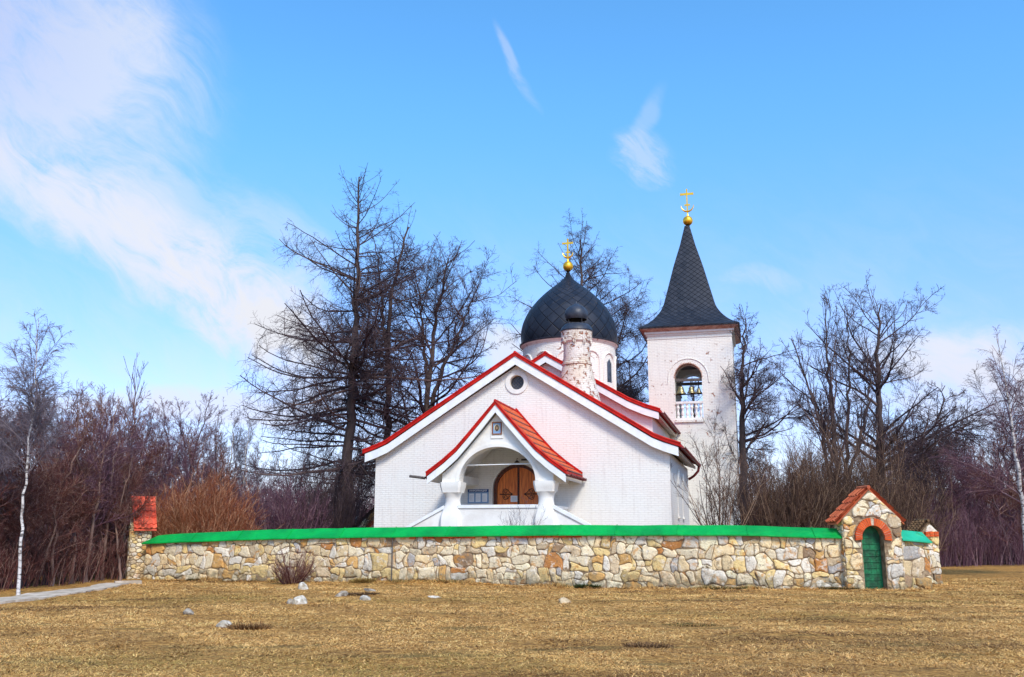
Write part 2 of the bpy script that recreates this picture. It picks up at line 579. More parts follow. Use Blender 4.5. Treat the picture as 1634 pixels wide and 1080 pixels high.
M['tile'] = island('clay tile', (0.80, 0.16, 0.085), (0.58, 0.08, 0.045), (0.36, 0.06, 0.035))
M['tile_old'] = island('old clay tile', (0.62, 0.17, 0.07), (0.38, 0.075, 0.032), (0.20, 0.07, 0.04))
M['brick'] = island('red arch brick', (0.72, 0.13, 0.03), (0.50, 0.07, 0.018), (0.40, 0.10, 0.05), 0.85)
M['lime'] = plain('pale lime joint', (0.62, 0.52, 0.40), (0.40, 0.30, 0.2), 0.95, 9)
M['mortar'] = plain('lime mortar', (0.38, 0.28, 0.17), (0.17, 0.11, 0.06), 0.95, 7, 25, 0.02)
M['stone'] = stone_mat()
M['green'] = plain('green painted sheet', (0.0, 0.34, 0.055), (0.0, 0.25, 0.04), 0.5, 1.2, 3, 0.02, spec=0.25)
def aged_sheet(name, c1, c2):
    m, g = material(name)
    o = g.n('ShaderNodeTexCoord').outputs['Object']
    a = g.noise(o, 0.8, 5, 0.6); b = g.noise(g.mapping(o, (1, 1, 5)), 3.0, 6, 0.7); c = g.noise(o, 11, 5, 0.7)
    col = g.mix(g.ramp(a, 0.35, 0.65), c1, c2)
    col = g.mix(g.m('MULTIPLY', g.ramp(b, 0.58, 0.72), 0.45), col, tuple(x * 0.45 for x in c1))
    col = g.mix(g.m('MULTIPLY', g.ramp(c, 0.68, 0.74), 0.7), col, (0.13, 0.10, 0.05))
    g.put(g.b.inputs['Base Color'], col)
    g.put(g.b.inputs['Roughness'], g.ramp(b, 0.3, 0.7, 0.35, 0.6))
    g.b.inputs['Specular IOR Level'].default_value = 0.3
    bump(g, g.m('ADD', g.m('MULTIPLY', a, 2.0), g.m('MULTIPLY', g.noise(o, 2.6, 2), 0.8)), 0.06)
    return m


M['green'] = aged_sheet('green painted sheet', (0.0, 0.36, 0.055), (0.0, 0.24, 0.04))
M['teal'] = plain('green sheet toned as reflecting', (0.02, 0.42, 0.22), (0.01, 0.34, 0.17), 0.42, 1.2, 3, 0.02)  # the coping green again, with its reflection mixed into the colour
M['gdoor'] = plain('green painted planks', (0.0, 0.17, 0.06), (0.0, 0.055, 0.02), 0.6, 5, 18, 0.01)
M['wood'] = wood_mat('varnished pine', (0.88, 0.25, 0.045), (0.62, 0.13, 0.02))
M['darkwood'] = wood_mat('dark door frame wood', (0.15, 0.035, 0.012), (0.08, 0.02, 0.008))
M['iron'] = plain('black iron', (0.02, 0.018, 0.018), (0.05, 0.035, 0.03), 0.5, 20, metal=0.5)
M['glass'] = plain('dark window glass', (0.03, 0.035, 0.045), (0.06, 0.07, 0.09), 0.12, 4)
M['gold'] = plain('gilding', (0.95, 0.56, 0.05), (0.88, 0.46, 0.03), 0.34, 5, metal=0.75)
M['slate'] = plain('dark blue grey sheet metal', (0.018, 0.024, 0.038), (0.035, 0.042, 0.06), 0.45, 4, spec=0.4)
M['scales'] = scales_mat('dark scale roofing')
M['scales2'] = scales_mat('dark scale spire', 0.008)
M['inside'] = plain('unlit bell chamber brick', (0.30, 0.24, 0.20), (0.20, 0.16, 0.14), 0.9, 3)
M['bronze'] = plain('weathered bell bronze', (0.36, 0.29, 0.14), (0.20, 0.20, 0.13), 0.42, 9, metal=0.7)
M['old_wood'] = plain('grey weathered wood', (0.13, 0.11, 0.10), (0.07, 0.06, 0.055), 0.85, 12)
M['concrete'] = plain('pale path slab', (0.62, 0.53, 0.43), (0.38, 0.31, 0.23), 0.95, 2.6, 16, 0.02, spec=0.15)
M['rock'] = plain('pale limestone', (0.72, 0.67, 0.57), (0.34, 0.28, 0.20), 0.95, 7, 14, 0.05, spec=0.1)
M['rock_tan'] = plain('tan limestone', (0.60, 0.45, 0.27), (0.40, 0.28, 0.15), 0.9, 6, 14, 0.03)
M['rock_grey'] = plain('lichened limestone', (0.42, 0.36, 0.28), (0.16, 0.12, 0.08), 0.95, 7, 14, 0.04)
M['soil'] = plain('dark turned soil', (0.07, 0.04, 0.02), (0.18, 0.10, 0.04), 0.98, 9, 12, 0.05)
M['paper'] = plain('white paper', (0.80, 0.82, 0.85), (0.74, 0.76, 0.80), 0.7, 5)
M['navy'] = plain('navy blue board', (0.015, 0.06, 0.22), (0.012, 0.05, 0.18), 0.45, 5)
M['skyblue'] = plain('pale blue board', (0.22, 0.36, 0.55), (0.18, 0.31, 0.50), 0.45, 5)
M['ink'] = plain('grey print', (0.35, 0.38, 0.42), (0.30, 0.32, 0.36), 0.7, 5)
M['larch'] = bark('larch bark', (0.050, 0.034, 0.030), (0.105, 0.070, 0.058))
M['oak'] = bark('dark bark', (0.040, 0.028, 0.028), (0.085, 0.058, 0.052))
M['twig'] = osier('dark twigs', (0.035, 0.022, 0.028), (0.075, 0.045, 0.050), (0.13, 0.085, 0.075))
M['redtwig'] = osier('reddish purple twigs', (0.070, 0.024, 0.022), (0.185, 0.062, 0.050), (0.36, 0.22, 0.17))
M['purpletwig'] = osier('purple grey twigs', (0.065, 0.028, 0.048), (0.150, 0.065, 0.090), (0.30, 0.18, 0.19))
M['paletwig'] = osier('grey blue twigs', (0.09, 0.075, 0.10), (0.19, 0.15, 0.175), (0.24, 0.20, 0.21))
M['rusttwig'] = osier('rust brown osier', (0.15, 0.035, 0.014), (0.36, 0.115, 0.045), (0.62, 0.34, 0.19))
M['browntwig'] = osier('brown osier', (0.040, 0.022, 0.018), (0.130, 0.070, 0.045), (0.30, 0.19, 0.12))
M['litebark'] = bark('pale brown sapling bark', (0.16, 0.095, 0.075), (0.27, 0.17, 0.13), 2.0)
M['birch'] = birch_bark()
M['ground'] = ground_mat()
M['grass'] = tint_mat('dry grass blades', 0.9, 0.1)
M['weeds'] = tint_mat('low weeds', 0.9, 0.1)
M['farroof'] = plain('pale blue grey metal', (0.42, 0.50, 0.62), (0.34, 0.42, 0.52), 0.5, 3)
M['farwall'] = plain('dark timber', (0.10, 0.07, 0.06), (0.06, 0.045, 0.04), 0.8, 3)
M['black'] = plain('soot black', (0.006, 0.006, 0.007), (0.01, 0.01, 0.01), 0.8, 5)

# ------------------------------------------------------------------ ground
CH_O = Vector((0.196, 37.5, 0.0))          # church origin: middle of the front wall
CH_A = -math.radians(14.39)
CHM = Matrix.Translation(CH_O) @ Matrix.Rotation(CH_A, 4, 'Z')


def cw(s, t, z):
    return CHM @ Vector((s, t, z))


def hnoise(x, y, f, seed):
    r = np.random.default_rng(seed)
    v = 0
    for k in range(7):
        a, ph, ff = r.uniform(0, 2 * PI), r.uniform(0, 2 * PI), f * r.uniform(0.6, 1.9)
        v = v + np.sin((x * np.cos(a) + y * np.sin(a)) * ff + ph)
    return v / 7


def sstep(x, a, b):
    t = np.clip((x - a) / (b - a), 0, 1)
    return t * t * (3 - 2 * t)


def ground_h(x, y):
    x = np.asarray(x, float); y = np.asarray(y, float)
    h = 0.045 * hnoise(x, y, 0.5, 1) + 0.03 * hnoise(x, y, 1.7, 2) + 0.018 * hnoise(x, y, 4.5, 3)
    ca, sa = math.cos(-CH_A), math.sin(-CH_A)
    dx, dy = x - CH_O.x, y - CH_O.y
    s = dx * ca - dy * sa; t = dx * sa + dy * ca
    d = np.sqrt((s / 1.25) ** 2 + (t - 6) ** 2)
    m = 1.15 * sstep(d, 13.2, 10.2)
    far = sstep(y, 60, 260) * 6.0 * (0.5 + 0.5 * hnoise(x, y, 0.01, 5))
    return h * sstep(y, 0, 6) + m + far


def axis(edges):
    out = []
    for a, b, st in edges:
        out.extend(list(np.arange(a, b, st)))
    out.append(edges[-1][1])
    return np.array(out)


xs = axis([(-600, -60, 30), (-60, -24, 2), (-24, 26, 0.22), (26, 60, 2), (60, 600, 30)])
ys = axis([(-60, 6, 3), (6, 36, 0.18), (36, 70, 1.0), (70, 900, 25)])
gx, gy = np.meshgrid(xs, ys)
gz = ground_h(gx, gy)
nx, ny = len(xs), len(ys)
idx = np.arange(nx * ny).reshape(ny, nx)
Q = np.stack([idx[:-1, :-1], idx[:-1, 1:], idx[1:, 1:], idx[1:, :-1]], -1).reshape(-1, 4)
ground = quads_mesh('ground', np.stack([gx, gy, gz], -1).reshape(-1, 3), Q, M['ground'])
tag(ground, 'dry straw coloured meadow in front of the stone wall', 'ground', kind='structure')


def gh(x, y): return float(ground_h(x, y))


# path on the left
pm = MB()
pl_c = [(-17.5, 15.5), (-13.9, 20.2), (-12.5, 23.8), (-12.2, 27.0), (-12.5, 31.2)]
pl_w = [1.6, 1.5, 1.25, 0.95, 0.6]
vs = []; fs = []
cen = []
for i in range(len(pl_c) - 1):
    for k in range(8):
        f = k / 8
        cen.append((pl_c[i][0] * (1 - f) + pl_c[i + 1][0] * f, pl_c[i][1] * (1 - f) + pl_c[i + 1][1] * f, pl_w[i] * (1 - f) + pl_w[i + 1] * f))
for i, (x, y, w) in enumerate(cen):
    a = cen[max(i - 1, 0)]; b = cen[min(i + 1, len(cen) - 1)]
    t = Vector((b[0] - a[0], b[1] - a[1])).normalized(); n = Vector((-t.y, t.x))
    z = gh(x, y) + 0.045
    jl, jr = random.uniform(-.11, .11), random.uniform(-.11, .11)
    for sgn, j in ((1, jl), (-1, jr)):
        p = Vector((x, y)) + n * sgn * (w / 2 + j)
        vs.append((p.x, p.y, z)); vs.append((p.x, p.y, z - 0.35))
for i in range(len(cen) - 1):
    a = i * 4; b = a + 4
    fs += [(a, b, b + 2, a + 2), (a, a + 1, b + 1, b), (a + 2, b + 2, b + 3, a + 3)]
pm.add(vs, fs)
tag(pm.build('path', M['concrete']), 'pale concrete path along the wood edge towards the left gate', 'path', kind='structure')

# ------------------------------------------------------------------ rubble masonry
PAL = [((0.78, 0.60, 0.34), 14), ((0.82, 0.69, 0.46), 16), ((0.76, 0.69, 0.56), 10), ((0.76, 0.56, 0.24), 8),
       ((0.62, 0.36, 0.12), 4), ((0.52, 0.22, 0.06), 2), ((0.46, 0.43, 0.39), 2), ((0.62, 0.48, 0.30), 6), ((0.32, 0.21, 0.12), 1)]
PALW = [p for p, w in PAL for _ in range(w)]
PAL_L = [c for c in PALW] + [(0.66, 0.64, 0.62)] * 30


def voronoi(outer, holes_fn, rmin, rmax, r, sy=1.35, tries=9000):
    """stones of mixed size filling a polygon (power diagram of random discs)"""
    us = [p[0] for p in outer]; vs_ = [p[1] for p in outer]
    u0, u1, v0, v1 = min(us), max(us), min(vs_) * sy, max(vs_) * sy
    P = []
    cell = rmax
    grid = {}
    for i in range(tries):
        k = i / tries
        rr = rmin + (rmax - rmin) * (r.random() ** 0.9) * (1 - k * 0.85)
        if k > 0.62: rr = rmin * r.uniform(0.75, 1.15)
        x, y = r.uniform(u0 - rmin, u1 + rmin), r.uniform(v0 - rmin, v1 + rmin)
        ci, cj = int(x / cell), int(y / cell); ok = True
        for a in range(ci - 2, ci + 3):
            for b in range(cj - 2, cj + 3):
                for q in grid.get((a, b), ()):
                    if (q[0] - x) ** 2 + (q[1] - y) ** 2 < ((q[2] + rr) * 0.62) ** 2:
                        ok = False; break
                if not ok: break
            if not ok: break
        if ok:
            grid.setdefault((ci, cj), []).append((x, y, rr)); P.append((x, y, rr))
    cells = []
    A = np.array(P)
    for i, (x, y, rr) in enumerate(P):
        poly = [(p[0], p[1] * sy) for p in outer]
        d2 = (A[:, 0] - x) ** 2 + (A[:, 1] - y) ** 2
        for j in np.argsort(d2)[1:22]:
            qx, qy, qr = P[j]
            dx, dy = qx - x, qy - y
            D2 = dx * dx + dy * dy
            off = (D2 + 0.35 * (rr * rr - qr * qr)) / 2      # n.(p-x) <= off
            new = []
            n = len(poly)
            for a in range(n):
                p, q = poly[a], poly[(a + 1) % n]
                fp = (p[0] - x) * dx + (p[1] - y) * dy - off
                fq = (q[0] - x) * dx + (q[1] - y) * dy - off
                if fp <= 0: new.append(p)
                if (fp < 0) != (fq < 0):
                    t = fp / (fp - fq)
                    new.append((p[0] + (q[0] - p[0]) * t, p[1] + (q[1] - p[1]) * t))
            poly = new
            if len(poly) < 3: break
        if len(poly) < 3: continue
        poly = [(p[0], p[1] / sy) for p in poly]
        cx = sum(p[0] for p in poly) / len(poly); cy = sum(p[1] for p in poly) / len(poly)
        if holes_fn and holes_fn(cx, cy): continue
        cells.append((poly, (cx, cy)))
    return cells


def coursed(outer, holes_fn, hmin, hmax, wmin, wmax, r):
    """angular blocks in broken, wandering courses with chinks between them"""
    u0, u1 = min(p[0] for p in outer), max(p[0] for p in outer)
    v0, v1 = min(p[1] for p in outer), max(p[1] for p in outer)
    base = [v0]
    while base[-1] < v1 - hmin * 0.7: base.append(base[-1] + r.uniform(hmin, hmax))
    k = (v1 - v0) / (base[-1] - v0)
    base = [v0 + (b - v0) * k for b in base]
    bounds = []
    for i, b in enumerate(base):
        if i in (0, len(base) - 1): bounds.append(([u0, u1], [b, b])); continue
        X, Yv = [], []
        u = u0
        amp = 0.30 * (hmin + hmax) / 2
        val = b + r.uniform(-amp, amp)
        while u < u1:
            L = r.uniform(wmin * 1.2, wmax * 1.6)
            X += [u, min(u + L, u1)]; Yv += [val, val + r.uniform(-.05, .05)]
            u += L + 0.05
            val = b + r.uniform(-amp, amp)
        bounds.append((X, Yv))
    cells = []

    def line(bd, a, b):
        X, Yv = bd
        us = [a] + [x for x in X if a + 0.02 < x < b - 0.02] + [b]
        return [(u, float(np.interp(u, X, Yv))) for u in us]

    ph = [r.uniform(0, 6.28) for _ in range(8)]

    def wob(u, v):
        e = min(1, (v - v0) / 0.1, (v1 - v) / 0.1, (u - u0) / 0.1, (u1 - u) / 0.1); e = max(0, e)
        du = 0.040 * math.sin(v * 9 + u * 3 + ph[0]) + 0.030 * math.sin(v * 17 - u * 7 + ph[1]) + 0.02 * math.sin(v * 31 + u * 13 + ph[4])
        dv = 0.035 * math.sin(u * 6 + v * 4 + ph[2]) + 0.028 * math.sin(u * 13 - v * 6 + ph[3]) + 0.018 * math.sin(u * 27 + v * 9 + ph[5])
        return (u + du * e, v + dv * e)

    def emit(poly):
        if len(poly) < 3: return
        dense = []
        for i_ in range(len(poly)):
            a_, b_ = poly[i_], poly[(i_ + 1) % len(poly)]
            dense.append(a_)
            if math.dist(a_, b_) > 0.22: dense.append(((a_[0] + b_[0]) / 2, (a_[1] + b_[1]) / 2))
        poly = [wob(*p) for p in dense]
        c = (sum(p[0] for p in poly) / len(poly), sum(p[1] for p in poly) / len(poly))
        if holes_fn and holes_fn(*c): return
        cells.append((poly, c))

    for i in range(len(base) - 1):
        lo, hi = bounds[i], bounds[i + 1]
        cb = ct = u0
        while cb < u1 - 1e-4:
            w_ = wmin + (wmax - wmin) * r.random() ** 1.5
            nb = cb + w_
            if nb > u1 - wmin * 0.8: nb = u1
            nt = u1 if nb == u1 else nb + r.uniform(-.09, .09)
            nt = min(max(nt, ct + 0.06), u1)
            bot = line(lo, cb, nb); top = line(hi, ct, nt)
            hL = top[0][1] - bot[0][1]; hR = top[-1][1] - bot[-1][1]
            mode = r.random()
            if mode < 0.30 and min(hL, hR) > 0.20:         # two flat stones
                f, g_ = r.uniform(.3, .7), r.uniform(.3, .7)
                L_ = (cb + (ct - cb) * f, bot[0][1] + hL * f); R_ = (nb + (nt - nb) * g_, bot[-1][1] + hR * g_)
                Mx = ((L_[0] + R_[0]) / 2 + r.uniform(-.05, .05), (L_[1] + R_[1]) / 2 + r.uniform(-.04, .04))
                emit(bot + [R_, Mx, L_]); emit([L_, Mx, R_] + list(reversed(top)))
            elif mode < 0.42 and w_ > 0.3 and min(hL, hR) > 0.2:      # slanting cut
                f = r.uniform(.3, .7); g_ = r.uniform(.3, .7)
                pb = (cb + (nb - cb) * f,); pt = (ct + (nt - ct) * g_,)
                pbv = float(np.interp(pb[0], lo[0], lo[1])); ptv = float(np.interp(pt[0], hi[0], hi[1]))
                emit([p for p in bot if p[0] < pb[0]] + [(pb[0], pbv), (pt[0], ptv)] + [p for p in reversed(top) if p[0] < pt[0]])
                emit([(pb[0], pbv)] + [p for p in bot if p[0] > pb[0]] + [p for p in reversed(top) if p[0] > pt[0]] + [(pt[0], ptv)])
            elif mode < 0.72 and w_ > 0.22 and hR > 0.16:            # corner chink
                q = r.uniform(.22, .4); d_ = min(0.16, w_ * .35)
                A_ = (nb + (nt - nb) * (1 - q), top[-1][1] - hR * q); B_ = (nt - d_, float(np.interp(nt - d_, hi[0], hi[1])))
                tp = [p for p in top if p[0] < B_[0]]
                emit(bot + [A_, B_] + list(reversed(tp))); emit([A_, top[-1]] + [B_])
            else:
                emit(bot + list(reversed(top)))
            cb, ct = nb, nt
    return cells


def clip_out(poly, c, fn):
    """pull the corners of a stone back out of an opening"""
    out = []
    for p in poly:
        q = p; k = 0
        while fn(*q) and k < 12:
            k += 1; f = k / 12
            q = (p[0] + (c[0] - p[0]) * f, p[1] + (c[1] - p[1]) * f)
        out.append(q)
    return out


def stones(mb, cells, mp, r, gap=0.006, h0=0.012, h1=0.045, pal=PALW, hole=None):
    for poly, c in cells:
        if hole: poly = clip_out(poly, c, hole)
        c = (sum(p[0] for p in poly) / len(poly), sum(p[1] for p in poly) / len(poly))
        # drop near-duplicates, cut the corners once or twice
        pts = []
        for p in poly:
            if not pts or (p[0] - pts[-1][0]) ** 2 + (p[1] - pts[-1][1]) ** 2 > 0.0006: pts.append(p)
        if len(pts) < 3: continue
        area = abs(sum(pts[i][0] * pts[(i + 1) % len(pts)][1] - pts[(i + 1) % len(pts)][0] * pts[i][1] for i in range(len(pts)))) / 2
        if area < 0.0022: continue
        rad_ = r.uniform(0.02, 0.075) * min(1.0, math.sqrt(area) * 3)
        for dmax in (rad_, rad_ * 0.35):
            q = []
            n = len(pts)
            for i in range(n):
                a, b = pts[i], pts[(i + 1) % n]
                L_ = math.hypot(b[0] - a[0], b[1] - a[1]) or 1e-6
                cut = min(0.27, dmax / L_)
                q.append((a[0] + (b[0] - a[0]) * cut, a[1] + (b[1] - a[1]) * cut))
                q.append((a[0] + (b[0] - a[0]) * (1 - cut), a[1] + (b[1] - a[1]) * (1 - cut)))
            pts = q
        size = math.sqrt(area)
        h = r.uniform(h0, h1) * min(1.3, 0.5 + size * 2)
        tx, ty = r.uniform(-.12, .12), r.uniform(-.12, .12)
        base = r.choice(pal)
        k = r.uniform(0.80, 1.12)
        colr = tuple(min(0.85, ch * k) for ch in base)
        n = len(pts); rings = []
        gp = gap * r.uniform(0.6, 1.5)
        for (ins, w) in ((gp, -0.03), (gp + 0.006, h * 0.55), (gp + 0.016, h * 0.92), (gp + 0.02 + size * 0.12, h * 1.05)):
            ring = []
            for p in pts:
                dx, dy = p[0] - c[0], p[1] - c[1]
                L = math.hypot(dx, dy) or 1e-6
                f = max(0.05, (L - ins) / L)
                jit = r.uniform(-.006, .006) if w > 0 else 0
                u, v = c[0] + dx * f, c[1] + dy * f
                ring.append(mp(u, v, w + (tx * dx + ty * dy) * (1 if w > 0 else 0) * 0.6 + jit))
            rings.append(ring)
        vs = [p for ring in rings for p in ring] + [mp(c[0], c[1], h * 1.05 + r.uniform(-.008, .008))]
        fs = []
        for k2 in range(3):
            for i in range(n):
                a, b = k2 * n + i, k2 * n + (i + 1) % n
                fs.append((a, b, b + n, a + n))
        for i in range(n):
            fs.append((3 * n + i, 3 * n + (i + 1) % n, 4 * n))
        # orient outward
        p0, p1, p2 = Vector(rings[3][0]), Vector(rings[3][n // 3]), Vector(rings[3][2 * n // 3])
        out = Vector(mp(c[0], c[1], 1)) - Vector(mp(c[0], c[1], 0))
        if (p1 - p0).cross(p2 - p0).dot(out) < 0: fs = [tuple(reversed(f)) for f in fs]
        mb.add(vs, fs)
        if mb.col is None: mb.col = []
        for q in range(len(vs)):
            j = r.uniform(0.93, 1.06)
            mb.col.append((colr[0] * j, colr[1] * j, colr[2] * j, 1))


# ------------------------------------------------------------------ churchyard wall
WP = [(235, 34.5, 1.25, 1.53), (400, 33.3, 1.40, 1.72), (600, 32.0, 1.49, 1.80), (900, 30.0, 1.55, 1.86), (1180, 28.4, 1.56, 1.84), (1357, 28.15, 1.47, 1.74)]
WP = [(lay(b, 850, Y).x, Y, z0, z1) for b, Y, z0, z1 in WP]


def resample(P, step):
    out = []
    for i in range(len(P) - 1):
        a, b = P[i], P[i + 1]
        L = math.hypot(b[0] - a[0], b[1] - a[1]); n = max(1, int(L / step))
        for k in range(n):
            f = k / n
            out.append(tuple(a[j] * (1 - f) + b[j] * f for j in range(len(a))))
    out.append(P[-1])
    return out


class Run:
    """a wall line: maps (distance along, height, outward) to space"""
    def __init__(s, P):
        s.P = resample(P, 0.5)
        # soften the corners of the line
        for _ in range(3):
            q = [s.P[0]]
            for i in range(1, len(s.P) - 1):
                q.append(tuple((s.P[i - 1][j] + 2 * s.P[i][j] + s.P[i + 1][j]) / 4 for j in range(4)))
            q.append(s.P[-1]); s.P = q
        s.L = [0]
        for i in range(1, len(s.P)):
            s.L.append(s.L[-1] + math.hypot(s.P[i][0] - s.P[i - 1][0], s.P[i][1] - s.P[i - 1][1]))
        s.len = s.L[-1]
        s.A = np.array(s.P)

    def at(s, u):
        return [float(np.interp(u, s.L, s.A[:, j])) for j in range(4)]

    def normal(s, u):
        a, b = s.at(max(0, u - 0.3)), s.at(min(s.len, u + 0.3))
        t = Vector((b[0] - a[0], b[1] - a[1])).normalized()
        return Vector((t.y, -t.x))

    def mp(s, u, v, w):
        uu = min(max(u, 0), s.len)
        p = s.at(uu); n = s.normal(uu)
        t = Vector((-n.y, n.x)) * (u - uu)
        return (p[0] + n.x * w + t.x, p[1] + n.y * w + t.y, v)


def wall_run(P, name, label, mat_cap, seed, th=0.5, left_hip=True, pal=PALW, caps_label=None):
    R = Run(P); r = random.Random(seed)
    root = empty(name, (0, 0, 0), 0, label, 'wall')
    core = MB()
    n = max(2, int(R.len / 0.4))
    vs = []; fs = []
    for i in range(n + 1):
        u = R.len * i / n; p = R.at(u)
        for (v, w) in ((-0.5, 0.0), (p[2] + 0.04, 0.0), (p[2] + 0.04, -th), (-0.5, -th)):
            vs.append(R.mp(u, v, w))
    for i in range(n):
        for k in range(4):
            a, b = i * 4 + k, i * 4 + (k + 1) % 4
            fs.append((a, a + 4, b + 4, b))
    fs.append((0, 1, 2, 3)); fs.append((n * 4 + 3, n * 4 + 2, n * 4 + 1, n * 4))
    core.add(vs, fs)
    core.build('mortar_core', M['mortar'], root)
    st = MB()
    K = max(2, int(R.len / 1.0))
    top = [(R.len * i / K, R.at(R.len * i / K)[2]) for i in range(K + 1)]
    outer = [(0, -0.2), (R.len, -0.2)] + list(reversed(top))
    # the polygon is nearly convex: clip to a rectangle, then trim to the top line
    zt = max(t[1] for t in top)
    rect = [(0, -0.2), (R.len, -0.2), (R.len, zt), (0, zt)]
    cells = coursed(rect, None, 0.20, 0.42, 0.14, 0.66, r)
    cc = []
    for poly, c in cells:
        q = [(u, min(v, R.at(min(max(u, 0), R.len))[2] + 0.01)) for u, v in poly]
        cx = sum(p[0] for p in q) / len(q); cy = sum(p[1] for p in q) / len(q)
        cc.append((q, (cx, cy)))
    stones(st, cc, R.mp, r, pal=pal)
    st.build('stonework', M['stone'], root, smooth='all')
    # sloping sheet metal coping, bent up in lengths
    cp = MB(); vs = []; fs = []
    m = max(2, int(R.len / 0.6))
    for i in range(m + 1):
        u = R.len * i / m; p = R.at(u)
        z0, z1 = p[2], p[3]
        jz = r.uniform(-.008, .008); jw = r.uniform(-.012, .012)
        hip = 0.28 if (i == 0 and left_hip) else 0
        prof = [(-0.10, z0 - 0.045, 0), (0.15 + jw, z0 + jz - 0.02, 0), (0.15 + jw, z0 + jz + 0.015, 0), (-th / 2, z1 + jz, hip), (-th - 0.12, z0 + 0.02, 0), (-th - 0.12, z0 - 0.02, 0), (-th + 0.05, z0 - 0.03, 0)]
        for (w, v, hp) in prof:
            uu = u + hp - (0.10 if i == 0 and left_hip and hp == 0 else 0)
            vs.append(R.mp(uu, v, w))
    k = 7
    for i in range(m):
        for j in range(k):
            a, b = i * k + j, i * k + (j + 1) % k
            fs.append((a, a + k, b + k, b))
    fs.append(tuple(range(k))); fs.append(tuple(reversed(range(m * k, m * k + k))))
    cp.add(vs, fs)
    # raised joints between sheets
    u = 1.9
    while u < R.len - 0.5:
        p = R.at(u)
        for (wa, va, wb, vb) in ((0.156, p[2] + 0.015, -th / 2, p[3] + 0.006),):
            a0, a1 = Vector(R.mp(u - 0.012, va, wa)), Vector(R.mp(u + 0.012, va, wa))
            b0, b1 = Vector(R.mp(u - 0.012, vb, wb)), Vector(R.mp(u + 0.012, vb, wb))
            up = Vector((0, -0.006, 0.014))
            cp.add([a0, a1, b1, b0, a0 + up, a1 + up, b1 + up, b0 + up],
                   [(4, 5, 6, 7), (0, 4, 7, 3), (1, 2, 6, 5), (0, 1, 5, 4)])
        u += r.uniform(1.8, 2.1)
    cp.build('coping', mat_cap, root)
    return root, R


front_wall, RW = wall_run(WP, 'stone_wall', 'long low rubble stone wall capped with bright green sheet metal', M['green'], 11, pal=PALW)
# thin down pipe on the wall face and exposed brick under the coping
uu = None
for k in range(400):
    u = RW.len * k / 400; p = RW.at(u)
    if p[0] / p[1] * 1531 + 817 >= 628: uu = u; break
cd = MB(); cd.tube([RW.mp(uu, 0.05, 0.09), RW.mp(uu + 0.01, 0.8, 0.085), RW.mp(uu, 1.46, 0.09)], 0.017, 8)
o = cd.build('conduit', M['old_wood'], front_wall, smooth=True)
bk = MB()
u = uu + 0.6
while u < uu + 6.2:
    L = random.uniform(0.18, 0.26)
    if random.random() < 0.8:
        z = RW.at(u)[2]
        c = [RW.mp(u + a, z - 0.005 - b, w) for w in (0.01, 0.088) for a, b in ((0, 0.065), (L - 0.02, 0.065), (L - 0.02, 0), (0, 0))]
        bk.add(c, [(0, 3, 2, 1), (4, 5, 6, 7), (0, 1, 5, 4), (1, 2, 6, 5), (2, 3, 7, 6), (3, 0, 4, 7)])
    u += L
bk.build('brick_course', M['brick'], front_wall)


def arc(cx, cz, rx, rz, a0, a1, n):
    return [(cx + rx * math.cos(a0 + (a1 - a0) * k / n), cz + rz * math.sin(a0 + (a1 - a0) * k / n)) for k in range(n + 1)]


def brick_arch(mb, mp, cx, z0, rw, rh, ring, d0, d1, n, a0=-0.05, a1=1.05, r=random):
    for i in range(n):
        f0, f1 = i / n, (i + 0.80) / n
        aa = [PI * (a0 + (a1 - a0) * f) for f in (f0, f1)]
        q = []
        j = r.uniform(-.015, .015)
        for d in (d0, d1 + r.uniform(-.01, .012)):
            for (a, k) in ((aa[0], 0), (aa[1], 0), (aa[1], ring + j), (aa[0], ring + j)):
                q.append(mp(cx + math.cos(a) * (rw + k), z0 + math.sin(a) * (rh + k), d))
        mb.add(q, [(0, 1, 2, 3), (7, 6, 5, 4), (0, 4, 5, 1), (1, 5, 6, 2), (2, 6, 7, 3), (3, 7, 4, 0)])


def tile_slope(mb, A, B, Cc, D, rows, cols, th=0.06, amp=0.04):
    """pantiles on the slope with eave A-B and ridge D-C, every tile its own little sheet"""
    A, B, Cc, D = map(Vector, (A, B, Cc, D))
    nrm = (B - A).cross(D - A).normalized()
    if nrm.z < 0: nrm = -nrm
    sub = 7
    for i in range(rows):
        for c in range(cols):
            f0 = i / rows - (0.06 if i else 0.0) + random.uniform(-.008, .008); f1 = min(1.0, (i + 1) / rows + 0.01)
            vs = []; fs = []
            jl = random.uniform(-.006, .006)
            for (f, up) in ((f0, th), (f0, 0.004), (f1, 0.006)):
                P0, P1 = A.lerp(D, f), B.lerp(Cc, f)
                for k in range(sub + 1):
                    ph = k / sub
                    g_ = (c + ph * 1.03) / cols
                    wv = amp * math.cos(ph * 2 * PI) * (1 if ph < 0.5 else 0.8)
                    vs.append(P0.lerp(P1, min(g_, 1.0)) + nrm * (wv + up + jl))
            m = sub + 1
            for k in range(sub):
                fs.append((k, k + 1, 2 * m + k + 1, 2 * m + k))
                fs.append((m + k, m + k + 1, k + 1, k))
            mb.add(vs, fs)


